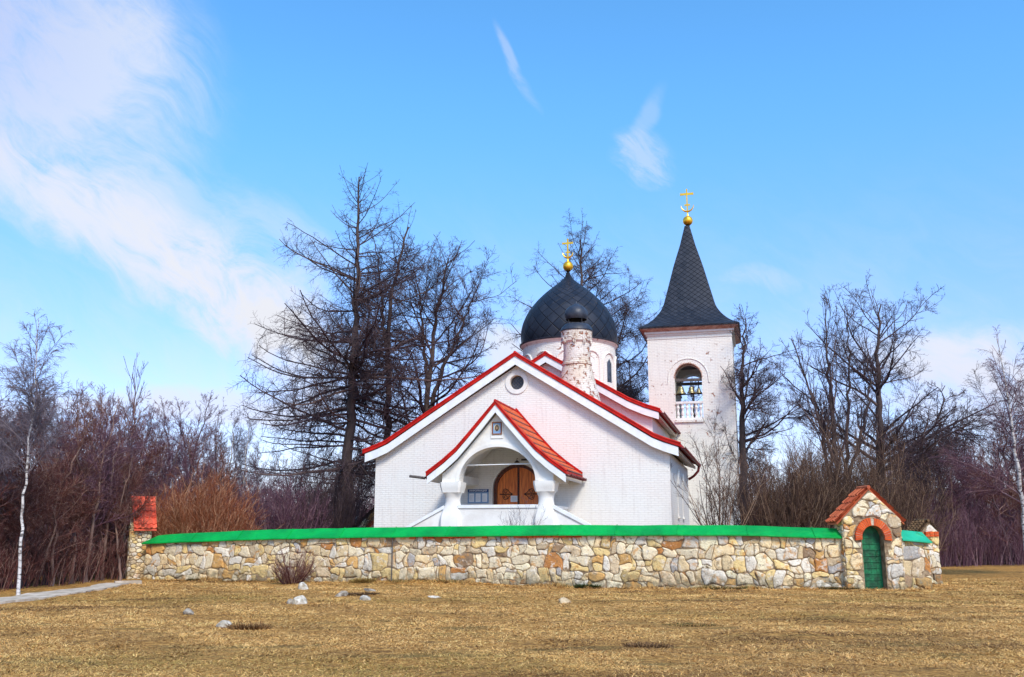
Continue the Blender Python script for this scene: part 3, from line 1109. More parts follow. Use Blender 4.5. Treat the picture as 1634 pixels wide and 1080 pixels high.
def portal(name, loc, rz, label, seed, hw=0.86, zs=2.02, za=2.84, dep=0.62, door=True, half=(0.33, 1.48), roofmat='tile', ex=0.16, ring=True):
    """little gabled stone gateway; local x across, y inward, front at y=0"""
    r = random.Random(seed)
    root = empty(name, loc, rz, label, 'gateway')
    ow, oz = half                     # half width of opening, spring height
    top = ow * 1.05
    arch = [(ow * math.cos(a), oz + top * math.sin(a)) for a in [PI * k / 16 for k in range(17)]]
    hole = [(ow, -0.4)] + arch + [(-ow, -0.4)]
    outer = [(-hw, -0.4), (-ow, -0.4)] + list(reversed(arch)) + [(ow, -0.4), (hw, -0.4), (hw, zs), (0, za), (-hw, zs)]
    core = MB()
    core.plate(outer, [], lambda u, v, d: (u, d, v), 0.0, dep)
    core.build('mortar_core', M['mortar'], root)
    def inhole(u, v):
        if v < oz: return abs(u) < ow + 0.015
        return (u / (ow + 0.015)) ** 2 + ((v - oz) / (top + 0.015)) ** 2 < 1
    def inring(u, v):
        if not ring: return inhole(u, v)
        if v < oz - 0.12: return abs(u) < ow + 0.015
        return (u / (ow + 0.25)) ** 2 + (max(0, v - oz) / (top + 0.25)) ** 2 < 1
    def rl(u): return zs + (za - zs) * (1 - min(1, abs(u) / hw)) + 0.005
    def fit(p): return [(u, min(v, rl(u))) for u, v in p]
    def fc(p): return (sum(q[0] for q in p) / len(p), sum(q[1] for q in p) / len(p))
    def keepc(c): return c[1] < rl(c[0]) + 0.05 and not inring(*c)
    st = MB()
    roofline = [(-hw, -0.2), (hw, -0.2), (hw, zs), (0, za), (-hw, zs)]
    cells = [(fit(p), fc(fit(p))) for p, c in coursed([(-hw, -0.2), (hw, za)], None, 0.20, 0.36, 0.16, 0.44, r) if keepc(c)]
    fm = lambda u, v, w: (u, -w, v)
    stones(st, cells, fm, r, hole=inring, pal=PALW + [(0.74, 0.68, 0.57)] * 14)
    for sgn in (-1, 1):
        side = voronoi([(0, -0.2), (dep, -0.2), (dep, zs), (0, zs)], None, 0.09, 0.2, r, tries=2500)
        stones(st, side, lambda u, v, w, s_=sgn: (s_ * (hw + w), u, v), r)
    back = voronoi(roofline, inhole, 0.09, 0.2, r, tries=4000)
    stones(st, back, lambda u, v, w: (u, dep + w, v), r, hole=inhole)
    st.build('stonework', M['stone'], root, smooth='all')
    if ring:
        ar = MB()
        for (fa, fb) in ((-0.05, 0.475), (0.535, 1.05)):
            brick_arch(ar, lambda u, v, d: (u, d, v), 0, oz, ow + 0.005, top + 0.005, 0.21, 0.30, -0.075, 12, fa, fb, r)
        jm = MB()
        ri = arc(0, oz, ow + 0.006, top + 0.006, -0.12, PI + 0.12, 24); ro = arc(0, oz, ow + 0.19, top + 0.19, -0.12, PI + 0.12, 24)
        jm.plate(ro + list(reversed(ri)), [], lambda u, v, d: (u, d, v), -0.058, 0.29)
        jm.build('arch_joint', M['lime'], root)
        ar.build('brick_arch', M['brick'], root)
    if door:
        d = MB()
        dy = 0.26
        dh = [(-ow + .01, -0.05)] + [(x * 0.97, z - 0.01) for x, z in reversed(arch)] + [(ow - .01, -0.05)]
        d.plate(list(reversed(dh)), [], lambda u, v, w: (u, w, v), dy, dy + 0.05)
        nb = 11
        dd = d.build('door', M['gdoor'], root)
        b2 = MB()
        for k in range(nb):
            z = 0.10 + k * 0.172
            wz = ow - 0.02 if z < oz else ow * math.sqrt(max(0.02, 1 - ((z - oz) / top) ** 2)) - 0.02
            b2.box(-wz, wz, dy - 0.02, dy - 0.001, z - 0.013, z + 0.013)
        for k in range(1, 4):
            x = -ow + 2 * ow * k / 4
            zt = oz + top * math.sqrt(max(0, 1 - (x / ow) ** 2)) - 0.04
            b2.box(x - 0.006, x + 0.006, dy - 0.008, dy - 0.0005, 0, zt)
        b2.build('door_bands', M['gdoor'], dd)
        h = MB(); h.tube([(0.18, dy - 0.012, 0.95), (0.18, dy - 0.06, 0.95), (0.18, dy - 0.06, 1.08), (0.18, dy - 0.012, 1.08)], 0.009, 6)
        h.build('door_handle', M['iron'], dd)
    # tiled roof: two slopes plus ridge, as one covering
    rf = MB()
    f0, f1 = -0.07 + 0, dep + 0.16
    sl = (za - zs) / hw
    for sgn in (-1, 1):
        xe = sgn * (hw + ex); ze = zs - sl * ex + 0.05; zr = za + 0.09
        a, b, c_, d_ = (xe, f0 + (0.10 if sgn < 0 else 0.16), ze), (xe, f1, ze), (0, f1, zr), (0, f0 + 0.1, zr)
        tile_slope(rf, a, b, c_, d_, 5, 4)
        # boards under the tiles
        u = Vector((0, 0, -0.03))
        P = [Vector(q) + u for q in (a, b, c_, d_)]
        Q2 = [q + Vector((0, 0, -0.035)) for q in P]
        rf.add(P + Q2, [(0, 1, 2, 3), (7, 6, 5, 4), (0, 4, 5, 1), (1, 5, 6, 2), (2, 6, 7, 3), (3, 7, 4, 0)])
    rf.tube([(0, f0 + 0.08, za + 0.10), (0, f1 + 0.01, za + 0.10)], 0.055, 10)
    rf.build('tiled_roof', M[roofmat], root, smooth=30)
    return root


gp = lay(1392, 850, 28.0)
portal('stone_gateway', (gp.x, gp.y, 0.0), math.radians(3), 'small gabled stone gateway with a green plank door under an orange brick arch', 21, roofmat='tile_old')
# right end of the wall
re0 = (gp.x + 0.84, 28.15, 1.42, 1.72); re1 = (lay(1480, 850, 28.4).x, 28.4, 1.34, 1.64)
right_wall, RR = wall_run([re0, re1], 'stone_wall', 'short end of the rubble wall right of the green door with a reflecting green cap', M['teal'], 13, left_hip=False)
rc = re1
side_wall, RS = wall_run([(rc[0] - 0.02, rc[1] + 0.02, 1.34, 1.64), (rc[0] + 0.55, rc[1] + 3.2, 1.36, 1.62), (rc[0] + 1.7, rc[1] + 8, 1.4, 1.66)], 'stone_wall',
                         'receding side stretch of the rubble wall at the right corner of the churchyard', M['teal'], 14, left_hip=False)
# stub of another gate further round the corner
qp = lay(1484, 850, 31.5)
stub = portal('stone_gateway', (qp.x, qp.y, 0), math.radians(25), 'stone gateway stub with brick showing over the right corner of the wall', 31, hw=0.34, zs=1.66, za=1.92, dep=0.4, door=False, half=(0.04, 0.3), roofmat='soil', ex=0.07, ring=False)
m_ = MB()
for k in range(2):
    for j in range(3): m_.box(-0.30 + j * 0.2, -0.12 + j * 0.2, -0.10, 0.0, 1.50 + k * 0.085, 1.57 + k * 0.085)
m_.build('bricks', M['brick'], stub)
# left wall runs back from the left corner
wl = WP[0]
left_wall, RL = wall_run([(wl[0] - 0.1, wl[1] + 8, 1.24, 1.5), (wl[0] - 0.05, wl[1] + 3.2, 1.24, 1.5), (wl[0] + 0.1, wl[1] + 0.5, 1.22, 1.45)], 'stone_wall',
                         'side stretch of the rubble wall running back behind the left gateway', M['green'], 15, left_hip=False)
# left gateway stands askew at the corner, seen almost edge on
lp = lay(202, 850, 35.3)
portal('stone_gateway', (lp.x, lp.y + 0.1, -0.05), math.radians(-62), 'narrow gabled gateway with bright red tiles at the left corner of the wall', 41, hw=0.92, zs=1.92, za=2.86, dep=0.70, door=False, half=(0.42, 1.35), ring=False)
# far gateways on the other side of the yard
f1 = lay(479, 850, 58)
portal('stone_gateway', (f1.x, f1.y, 0.25), math.radians(10), 'far brown roofed gateway peeping over the green coping left of the dark larch trunk', 51, hw=0.95, zs=1.85, za=2.5, door=False, roofmat='soil')
f2 = lay(594, 850, 50)
portal('stone_gateway', (f2.x + .2, f2.y, 0.25), math.radians(14), 'brown roofed gateway half hidden by the left corner of the white church', 52, hw=0.95, zs=1.75, za=2.6, door=False, roofmat='soil')

# ------------------------------------------------------------------ church
church = empty('white_church', CH_O, CH_A, 'white limewashed brick church with red edged gables, gabled porch and dark scaly onion dome', 'church')
XZ = lambda u, v, d: (u, d, v)




FLOOR = 1.72
DR, DS = 1.0, 3.30       # door half width, spring
w = MB()
door_hole = [(DR, FLOOR)] + arc(0, DS, DR, 1.0, 0, PI, 28) + [(-DR, FLOOR)]
eye = arc(0.0, 7.56, 0.29, 0.29, 0, 2 * PI, 28)[:-1]
w.plate([(-6, 0), (6, 0), (6, 4.62), (5.6, 4.78), (0, 8.24), (-5.6, 4.78), (-6, 4.62)], [door_hole, eye], XZ, 0.0, 0.5)
# right side wall with two tall narrow recesses, left side wall, back
YZ = lambda x0: (lambda u, v, d: (x0 + d, u, v))
def slit(c, wd, z0, z1): return [(c - wd, z0), (c + wd, z0), (c + wd, z1 - .22), (c, z1), (c - wd, z1 - .22)]
w.plate([(0.5, 0), (9.7, 0), (9.7, 4.62), (0.5, 4.62)], [slit(3.3, 0.20, 2.3, 4.0), slit(5.9, 0.20, 2.3, 4.0)], YZ(5.5), 0.0, 0.5)
w.box(-6.0, -5.5, 0.5, 9.7, 0, 4.62)
w.box(-5.5, 5.5, 9.3, 9.7, 0, 4.62)
w.build('wall', M['white'], church)
w = MB()   # taller middle block
w.plate([(-4.8, 4.0), (4.8, 4.0), (4.8, 6.72), (4.2, 6.95), (0, 9.36), (-4.2, 6.95), (-4.8, 6.72)], [], XZ, 5.7, 6.1)
w.plate([(-4.8, 0.0), (4.8, 0.0), (4.8, 6.72), (4.2, 6.95), (0, 9.36), (-4.2, 6.95), (-4.8, 6.72)], [], XZ, 14.1, 14.5)
w.box(4.4, 4.8, 6.1, 14.1, 0.0, 6.72); w.box(-4.8, -4.4, 6.1, 14.1, 0.0, 6.72)
w.build('upper_wall', M['white'], church)


def roof(mb, prof, t0, t1, th, seg=None):
    """prof: right half outline from ridge outward; mirrored; slab of vertical thickness th"""
    full = [(-x, z) for x, z in reversed(prof[1:])] + prof
    up = [(x, z) for x, z in full]; dn = [(x, z - th) for x, z in reversed(full)]
    mb.plate(list(reversed(up + dn)), [], XZ, t0, t1)


R1 = [(0, 8.72), (2.0, 7.47), (4.0, 6.22), (5.45, 5.31), (5.9, 5.12), (6.46, 4.93)]
R2 = [(0, 9.78), (2.0, 8.60), (3.8, 7.53), (4.5, 7.22), (5.2, 6.98)]
R3 = [(0, 6.36), (0.5, 5.78), (1.0, 5.21), (1.5, 4.66), (2.0, 4.24), (2.64, 3.78)]


def roof_set(R, t0, t1, name, fh=0.36, rt=0.13, matr='red', inset=0.04, batten=0.0):
    m = MB(); roof(m, R, t0, t1, rt)
    # rolled edge along the verges and flat ridge roll
    full = [(-x, z) for x, z in reversed(R[1:])] + R
    m.tube([(x, t0 + 0.02, z + 0.01) for x, z in full], 0.045, 6)
    m.tube([(0, t0, R[0][1] + 0.02), (0, t1, R[0][1] + 0.02)], 0.06, 8)
    rfo = m.build(name, M[matr], church, smooth=30)
    f = MB()
    Rl = [(x * 0.985, z - rt - 0.004) for x, z in R]
    full = [(-x, z) for x, z in reversed(Rl[1:])] + Rl
    f.plate(list(reversed(full + [(x, z - fh + 0.02) for x, z in reversed(full)])), [], XZ, t0 + inset, t0 + inset + 0.06)
    f.build('fascia', M['fascia'], church)
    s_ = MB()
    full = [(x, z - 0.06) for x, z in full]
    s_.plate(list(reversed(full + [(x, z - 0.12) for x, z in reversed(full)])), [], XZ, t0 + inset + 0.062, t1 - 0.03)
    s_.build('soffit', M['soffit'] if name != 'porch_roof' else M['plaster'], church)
    return rfo


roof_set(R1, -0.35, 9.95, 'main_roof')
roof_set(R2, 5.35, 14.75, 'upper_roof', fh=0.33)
pr = roof_set(R3, -3.30, -0.02, 'porch_roof', fh=0.30, rt=0.12, matr='red', inset=0.03)
# orange sheet courses on the porch slopes, lapped horizontally
laps = []
m = MB()
for sgn in (-1, 1):
    full = []
    L = [0]
    for i in range(1, len(R3)): L.append(L[-1] + math.dist(R3[i], R3[i - 1]))
    N = 9
    for k in range(N):
        a, b = L[-1] * (k / N) + 0.02, L[-1] * ((k + 1) / N) + 0.03
        b = min(b, L[-1] - 0.01)
        pa = (np.interp(a, L, [p[0] for p in R3]), np.interp(a, L, [p[1] for p in R3]))
        pb = (np.interp(b, L, [p[0] for p in R3]), np.interp(b, L, [p[1] for p in R3]))
        t0, t1 = -3.14, -0.16
        q = [(sgn * pa[0], t0, pa[1] + 0.018), (sgn * pb[0], t0, pb[1] + 0.075), (sgn * pb[0], t1, pb[1] + 0.075), (sgn * pa[0], t1, pa[1] + 0.018)]
        q2 = [(x, y, z - 0.045) for x, y, z in q]
        f = [(0, 1, 2, 3), (7, 6, 5, 4), (0, 4, 5, 1), (1, 5, 6, 2), (2, 6, 7, 3), (3, 7, 4, 0)]
        if sgn < 0: f = [tuple(reversed(x)) for x in f]
        m.add(q + q2, f)
        laps.append([(sgn * (pb[0] + 0.012), t0, pb[1] + 0.028), (sgn * (pb[0] + 0.012), t1, pb[1] + 0.028)])
psh = m.build('porch_roof_sheets', M['orange'], church)
m = MB()
for a_, b_ in laps: m.tube([a_, b_], 0.022, 6)
m.build('lap_shade', M['darkred'], psh)  # dark tubes under each lip stand in for the lap's shadow line
# raised flashing against the church wall and along the front verge
m = MB()
for t0 in (-0.14,):
    full = [(-x, z) for x, z in reversed(R3[1:])] + R3
    m.plate(list(reversed([(x, z + 0.15) for x, z in full] + [(x, z - 0.02) for x, z in reversed(full)])), [], XZ, t0, t0 + 0.10)
m.build('porch_flashing', M['red'], church)

# tiled roof lines seen along the right eaves: gutters with brackets
def gutter(x, z, t0, t1, mat, name='gutter', r=0.07, spacing=0.45):
    m = MB()
    n = 8
    vs = []; fs = []
    for t in (t0, t1):
        for k in range(n + 1):
            a = PI + PI * k / n
            vs.append((x + r * math.cos(a), t, z + r * math.sin(a)))
        for k in range(n, -1, -1):
            a = PI + PI * k / n
            vs.append((x + (r - .012) * math.cos(a), t, z + (r - .012) * math.sin(a)))
    m2 = 2 * (n + 1)
    for k in range(m2): fs.append((k, (k + 1) % m2, m2 + (k + 1) % m2, m2 + k))
    m.add(vs, fs)
    t = t0 + 0.1
    while t < t1:
        m.box(x - r - 0.02, x + r + 0.015, t, t + 0.03, z - r - 0.01, z - r + 0.03)
        m.box(x + r - 0.01, x + r + 0.014, t, t + 0.03, z - r, z + 0.02)
        t += spacing
    return m.build(name, mat, church)


gutter(6.55, 4.80, -0.30, 9.9, M['darkred'])
gutter(-6.55, 4.80, -0.30, 9.9, M['darkred'])
gutter(5.30, 6.86, 5.4, 14.6, M['darkred'])
gutter(2.73, 3.66, -3.28, -0.05, M['darkred'], spacing=0.3)
gutter(-2.73, 3.66, -3.28, -0.05, M['darkred'])
m = MB(); m.tube([(-2.70, -3.2, 3.60), (-3.0, -3.22, 3.64), (-3.3, -3.22, 3.68)], 0.05, 8); m.build('gutter_spout', M['old_wood'], church, smooth=True)
m = MB(); m.tube([(6.55, 9.6, 4.74), (6.5, 9.6, 4.5), (6.3, 9.6, 4.28), (6.12, 9.6, 4.16), (6.02, 9.6, 4.12)], 0.06, 8)
m.build('downpipe', M['darkred'], church, smooth=True)
# slit recess backs with pointed hoods
for c in (3.3, 5.9):
    m = MB(); m.box(5.62, 5.72, c - 0.19, c + 0.19, 2.3, 3.98); wn = m.build('window', M['glass'], church)
    m = MB()
    m.tube([(6.03, c - 0.26, 3.6), (6.05, c - 0.24, 3.82), (6.06, c, 4.12), (6.05, c + 0.24, 3.82), (6.03, c + 0.26, 3.6)], 0.045, 6)
    m.build('hood_moulding', M['plaster'], wn)
    m = MB(); m.box(6.004, 6.09, c - 0.28, c + 0.28, 2.2, 2.28); m.build('sill', M['plaster'], wn)

# round gable window
m = MB()
m.plate(list(arc(0, 7.56, 0.47, 0.47, 0, 2 * PI, 36))[:-1], [arc(0, 7.56, 0.30, 0.30, 0, 2 * PI, 32)[:-1]], XZ, -0.045, 0.004)
m.build('window_surround', M['plaster'], church)
m = MB(); m.plate(arc(0, 7.56, 0.285, 0.285, 0, 2 * PI, 28)[:-1], [], XZ, 0.20, 0.22)
rw = m.build('round_window', M['glass'], church)
m = MB()
for k in range(-2, 3):
    h = math.sqrt(max(0, 0.28 ** 2 - (k * 0.1) ** 2))
    for s_ in (1, -1):
        d = Vector((1, 0, s_)).normalized(); pz = Vector((-s_ * d.z, 0, d.x)) * (k * 0.1) if False else Vector((-d.z, 0, d.x)) * (k * 0.1)
        cc = Vector((0, 0.17, 7.56)) + pz
        m.tube([cc - d * h, cc + d * h], 0.009, 5)
m.build('lattice', M['old_wood'], rw)

# door
dr = MB()
fr_o = [(DR - .005, FLOOR)] + arc(0, DS, DR - .005, .995, 0, PI, 28) + [(-DR + .005, FLOOR)]
fr_i = [(DR - .13, FLOOR)] + arc(0, DS, DR - .13, .87, 0, PI, 28) + [(-DR + .13, FLOOR)]
dr.plate(fr_o + list(reversed(fr_i)), [], XZ, 0.16, 0.40)
door = dr.build('door', M['darkwood'], church)
for sgn in (-1, 1):
    a = arc(0, DS, DR - .135, .865, 0 if sgn > 0 else PI, PI / 2, 18)
    pts = [(sgn * 0.035, FLOOR), (sgn * (DR - .135), FLOOR)] + a[:-1] + [(sgn * 0.035, DS + .86)]
    if sgn < 0: pts = list(reversed(pts))
    m = MB(); m.plate(pts, [], XZ, 0.26, 0.32)
    leaf = m.build('door_leaf', M['wood'], door)
    # scrolled strap hinge
    h = MB(); cx, cz, yy = sgn * 0.50, 3.12, 0.245
    h.tube([(cx - 0.27, yy, cz), (cx + 0.27, yy, cz)], 0.022, 6)
    tip = -sgn
    for s_ in (1, -1):
        sc = []
        for k in range(22):
            a_ = PI * 0.5 + k * 0.30
            rr = 0.095 * (1 - k / 30)
            sc.append((cx + sgn * (0.04 + 0.0) + rr * math.cos(a_) * sgn, yy, cz + s_ * (0.115 + rr * math.sin(a_) * 1.0)))
        h.tube(sc, 0.013, 5)
        h.tube([(cx + sgn * 0.04, yy, cz + s_ * 0.21), (cx - sgn * 0.07, yy, cz + s_ * 0.17), (cx - sgn * 0.13, yy, cz + s_ * 0.08), (cx - sgn * 0.24, yy, cz + s_ * 0.015)], 0.014, 5)
        h.tube([(cx + sgn * 0.12, yy, cz + s_ * 0.0), (cx + sgn * 0.14, yy, cz + s_ * 0.10), (cx + sgn * 0.10, yy, cz + s_ * 0.19), (cx + sgn * 0.04, yy, cz + s_ * 0.21)], 0.014, 5)
    h.build('strap_hinge', M['iron'], leaf, smooth=True)
    h = MB(); h.tube([(sgn * 0.12, 0.25, 2.60), (sgn * 0.12, 0.20, 2.64), (sgn * 0.12, 0.25, 2.70)], 0.018, 6); h.build('door_handle', M['iron'], leaf)
m = MB(); m.box(-0.035, 0.035, 0.215, 0.30, FLOOR, DS + .87)
m.build('cover_strip', M['darkwood'], door)
sp_ = [((0, 0.212, FLOOR + 0.1 + k * 0.1), 0.028) for k in range(22)]
sp_ += [(((DR - .065) * math.cos(PI * k / 20), 0.158, DS + .93 * math.sin(PI * k / 20)), 0.024) for k in range(21)]
sp_ += [((sg * (DR - .065), 0.158, FLOOR + 0.08 + k * 0.15), 0.024) for k in range(10) for sg in (-1, 1)]
m = MB(); m.sphere((0, 0, 0), 1.0, 8, 6)
st0 = m.build('stud', M['iron'], door, smooth=True)
for i, (c_, r_) in enumerate(sp_):
    o_ = st0
    if i: o_ = st0.copy(); C.objects.link(o_); o_.parent = door
    o_.location = c_; o_.scale = (r_, r_, r_)

def smooth_prof(P, n):
    """Catmull-Rom through profile points"""
    out = []
    for i in range(len(P) - 1):
        p0 = P[max(i - 1, 0)]; p1 = P[i]; p2 = P[i + 1]; p3 = P[min(i + 2, len(P) - 1)]
        for k in range(n):
            t = k / n
            out.append(tuple(0.5 * ((2 * p1[j]) + (-p0[j] + p2[j]) * t + (2 * p0[j] - 5 * p1[j] + 4 * p2[j] - p3[j]) * t * t + (-p0[j] + 3 * p1[j] - 3 * p2[j] + p3[j]) * t ** 3) for j in (0, 1)))
    out.append(P[-1])
    return out


# porch masonry
m = MB()
def r3z(x): return float(np.interp(abs(x), [p[0] for p in R3], [p[1] for p in R3]))
AW, AZ, AH = 1.44, 3.47, 1.24
archp = arc(0, AZ, AW, AH, 0, PI, 36)
PW = 2.10
xs_ = [-PW, -1.5, -1.0, -.5, 0, .5, 1.0, 1.5, PW]
topl = [(x, r3z(x) - 0.42) for x in xs_]
outer = [(-PW, AZ - .01), (-AW, AZ - .01)] + list(reversed(archp)) + [(AW, AZ - .01), (PW, AZ - .01)] + list(reversed(topl))
m.plate(outer, [], XZ, -3.0, -2.5)
# side beams from the front arch to the church wall, with inner slopes
for sgn in (-1, 1):
    a, b = sorted((sgn * 1.55, sgn * 2.10))
    m.box(a, b, -2.49, -0.004, AZ - .01, r3z(2.1) - 0.43)
m.build('porch_wall', M['plaster'], church)
m = MB()     # moulding round the arch, slightly proud
m.plate([(AW + .13, AZ)] + arc(0, AZ, AW + .13, AH + .13, 0, PI, 36)[1:-1] + [(-AW - .13, AZ), (-AW - .003, AZ)] + list(reversed(arc(0, AZ, AW + .003, AH + .003, 0, PI, 36)[1:-1])) + [(AW + .003, AZ)], [], XZ, -3.035, -2.99)
m.build('arch_moulding', M['plaster'], church)
for sgn in (-1, 1):
    m = MB(); cx = sgn * 1.77
    pr_ = smooth_prof([(0.40, 0.6), (0.40, 1.9), (0.385, 2.2), (0.345, 2.42), (0.300, 2.60), (0.278, 2.76), (0.285, 2.90), (0.325, 3.02), (0.350, 3.07)], 4)
    pr_ = [(r_, z, min(0.9, max(0.12, abs(z - 2.78) * 1.6))) for r_, z in pr_]
    m.lathe(pr_ + [(0.350, 3.074, 1), (0.352, 3.10, 1), (0.385, 3.22, 0.95), (0.405, 3.34, 1), (0.405, 3.455, 1)], cx, -2.70, 32, sy=1.0)
    m.build('porch_pillar', M['plaster'], church, smooth=28)
m = MB()
m.box(-1.75, 1.75, -2.93, -2.60, 0.0, 2.50)
for sgn in (-1, 1):
    a, b = sorted((sgn * 1.75, sgn * 2.02)); m.box(a, b, -2.55, -0.004, 0.0, 2.50)
m.box(-1.74, 1.74, -2.59, -0.003, 0.0, FLOOR)
# sloping stair cheeks
for sgn in (-1, 1):
    pts = [(sgn * 2.0, 0.0), (sgn * 5.2, 0.0), (sgn * 5.2, 0.85), (sgn * 2.0, 2.50)]
    if sgn < 0: pts = list(reversed(pts))
    m.plate(pts, [], XZ, -2.90, -2.62)
m.build('porch_parapet', M['plaster'], church)
m = MB()
m.box(-1.50, 1.50, -2.97, -2.56, 2.503, 2.62)
for sgn in (-1, 1):
    a, b = sorted((sgn * 1.74, sgn * 2.05)); m.box(a, b, -2.40, -0.005, 2.503, 2.60)
    pts = [(sgn * 2.06, 2.475), (sgn * 5.2, 0.855), (sgn * 5.2, 0.97), (sgn * 2.06, 2.60)]
    if sgn < 0: pts = list(reversed(pts))
    m.plate(pts, [], XZ, -2.95, -2.57)
m.build('parapet_cap', M['fascia'], church)
m = MB(); m.tube([(-1.42, -2.62, 4.08), (1.42, -2.62, 4.10)], 0.022, 8); m.build('tie_rod', M['fascia'], church, smooth=True)
m = MB(); m.box(0.30 - 0.10, 0.30 + 0.10, -0.12, -0.01, 4.42, 4.47); m.tube([(0.05, -0.05, 4.50), (0.05, -0.18, 4.50), (0.05, -0.2, 4.42)], 0.012, 6); m.lathe([(0.02, 4.42), (0.09, 4.36), (0.10, 4.33)], 0.05, -0.2, 12)
m.build('porch_lamp', M['iron'], church)

# drum, dome, ball and cross
DT = 10.2
DX = 0.20
m = MB()
m.lathe([(2.36, 7.0), (2.36, 10.80), (2.40, 10.84), (2.44, 10.90), (2.50, 10.95), (2.52, 11.00), (2.42, 11.01)], DX, DT, 72)
m.build('drum', M['tower'], church, smooth=30)
for k in range(12):
    a0 = 2 * PI * k / 12 - PI / 2 + math.radians(8)
    m = MB()
    P = []
    hwid = 0.205
    for q in [(-hwid, 8.6), (-hwid, 9.2), (-hwid, 9.9)] + [(-hwid * math.cos(PI * j / 10), 9.9 + 0.47 * math.sin(PI * j / 10)) for j in range(1, 10)] + [(hwid, 9.9), (hwid, 9.2), (hwid, 8.6)]:
        a = a0 + q[0]; P.append((DX + 2.375 * math.cos(a), DT + 2.375 * math.sin(a), q[1]))
    m.tube(P, 0.055, 6)
    bd = m.build('blind_arch', M['tower'], church, smooth=True)
    if k % 3 == 2 or k % 3 == 0 and k in (0, 6):
        g_ = MB(); hw2 = 0.085; P2 = []
        for q in [(-hw2, 8.9), (hw2, 8.9), (hw2, 9.85), (0, 10.08), (-hw2, 9.85)]:
            a = a0 + q[0]; P2.append((DX + 2.372 * math.cos(a), DT + 2.372 * math.sin(a), q[1]))
        g_.add(P2 + [(DX + (x - DX) * 0.97, DT + (y - DT) * 0.97, z) for x, y, z in P2], [(0, 1, 2, 3, 4), (9, 8, 7, 6, 5)] + [(i, 5 + i, 5 + (i + 1) % 5, (i + 1) % 5) for i in range(5)])
        g_.build('drum_window', M['glass'], bd)


def spin_uv(prof, cx, cy, seg, nscale, name, mat, parent, conform=True):
    m = MB(); m.uv = []
    vs = []; fs = []
    v = 0
    vv = [0]
    for i in range(1, len(prof)):
        ds = math.dist(prof[i], prof[i - 1]); rm = max(0.05, (prof[i][0] + prof[i - 1][0]) / 2)
        v += ds / rm / (2 * PI) * nscale; vv.append(v)
    for i, (r, z) in enumerate(prof):
        for k in range(seg + 1):
            a = 2 * PI * k / seg
            vs.append((cx + r * math.cos(a), cy + r * math.sin(a), z)); m.uv.append((k / seg * nscale, vv[i]))
    for i in range(len(prof) - 1):
        for k in range(seg):
            a = i * (seg + 1) + k
            fs.append((a, a + 1, a + seg + 2, a + seg + 1))
    m.add(vs, fs)
    return m.build(name, mat, parent, smooth='all')


dome_p = [(2.40, 10.98), (2.46, 11.25), (2.47, 11.66), (2.38, 12.10), (2.21, 12.52), (1.97, 12.92), (1.63, 13.34), (1.22, 13.75), (0.72, 14.16), (0.38, 14.44), (0.17, 14.68), (0.09, 14.92)]
spin_uv(smooth_prof(dome_p, 6), DX, DT, 96, 22, 'dome', M['scales'], church)
m = MB(); m.lathe([(2.44, 10.92), (2.53, 10.96), (2.55, 11.02), (2.42, 11.06)], DX, DT, 72); m.build('dome_rim', M['slate'], church, smooth=True)


def cross(parent, cx, cy, zb, s=1.0, r=0.27):
    m = MB(); m.lathe([(0.09, zb - .22), (0.06, zb - .05), (0.13, zb + 0.02)], cx, cy, 16); m.build('cross_neck', M['iron'], parent, smooth=True)
    m = MB(); m.sphere((cx, cy, zb + r), r, 28, 18); m.build('ball', M['gold'], parent, smooth='all')
    z = zb + 2 * r - 0.02
    m = MB()
    m.tube([(cx, cy, z), (cx, cy, z + .12 * s)], [0.06, 0.035], 10)
    H = 1.22 * s
    m.box(cx - .038, cx + .038, cy - .03, cy + .03, z + .08, z + H)
    m.box(cx - .27 * s, cx + .27 * s, cy - .018, cy + .018, z + H - .26 * s, z + H - .16 * s)
    m.box(cx - .12 * s, cx + .12 * s, cy - .02, cy + .02, z + .48 * s, z + .55 * s)
    for sx in (-1, 1): m.box(cx + sx * .27 * s - .02, cx + sx * .27 * s + .02, cy - .022, cy + .022, z + H - .27 * s, z + H - .15 * s)
    m.box(cx - .045, cx + .045, cy - .022, cy + .022, z + H - .01, z + H + .03)
    cr = [(cx + .27 * s * math.cos(a), cy, z + .52 * s + .30 * s * math.sin(a)) for a in [PI * 1.02 + (PI * 0.96) * k / 14 for k in range(15)]]
    m.tube(cr, [0.018 + 0.034 * math.sin(PI * k / 14) for k in range(15)], 6)
    m.build('cross', M['gold'], parent, smooth=30)


cross(church, DX, DT, 14.98, 1.0)

# chimney
m = MB()
CX, CT = 1.92, 3.0
m.lathe([(1.05, 6.6), (0.98, 7.2), (0.82, 7.8), (0.67, 8.45), (0.61, 8.66), (0.65, 8.68), (0.65, 8.76), (0.59, 8.80), (0.57, 9.3), (0.58, 9.62), (0.66, 9.70), (0.68, 10.16), (0.60, 10.17)], CX, CT, 40)
chim = m.build('chimney', M['chimney'], church, smooth=30)
m = MB()
for k in range(9):
    a0 = 2 * PI * k / 9 + 0.2
    m.tube([((0.66) * math.cos(a0 + q) + CX, CT + 0.66 * math.sin(a0 + q), z) for q, z in [(-.30, 9.58), (-.28, 9.72), (-.18, 9.84), (0, 9.88), (.18, 9.84), (.28, 9.72), (.30, 9.58)]], 0.028, 5)
m.build('corbel_arches', M['chimney'], chim, smooth=True)
m = MB()
m.lathe([(0.70, 10.15), (0.71, 10.19), (0.64, 10.36), (0.52, 10.47), (0.05, 10.48)], CX, CT, 32)
m.build('chimney_cap', M['slate'], chim, smooth=30)
m = MB()
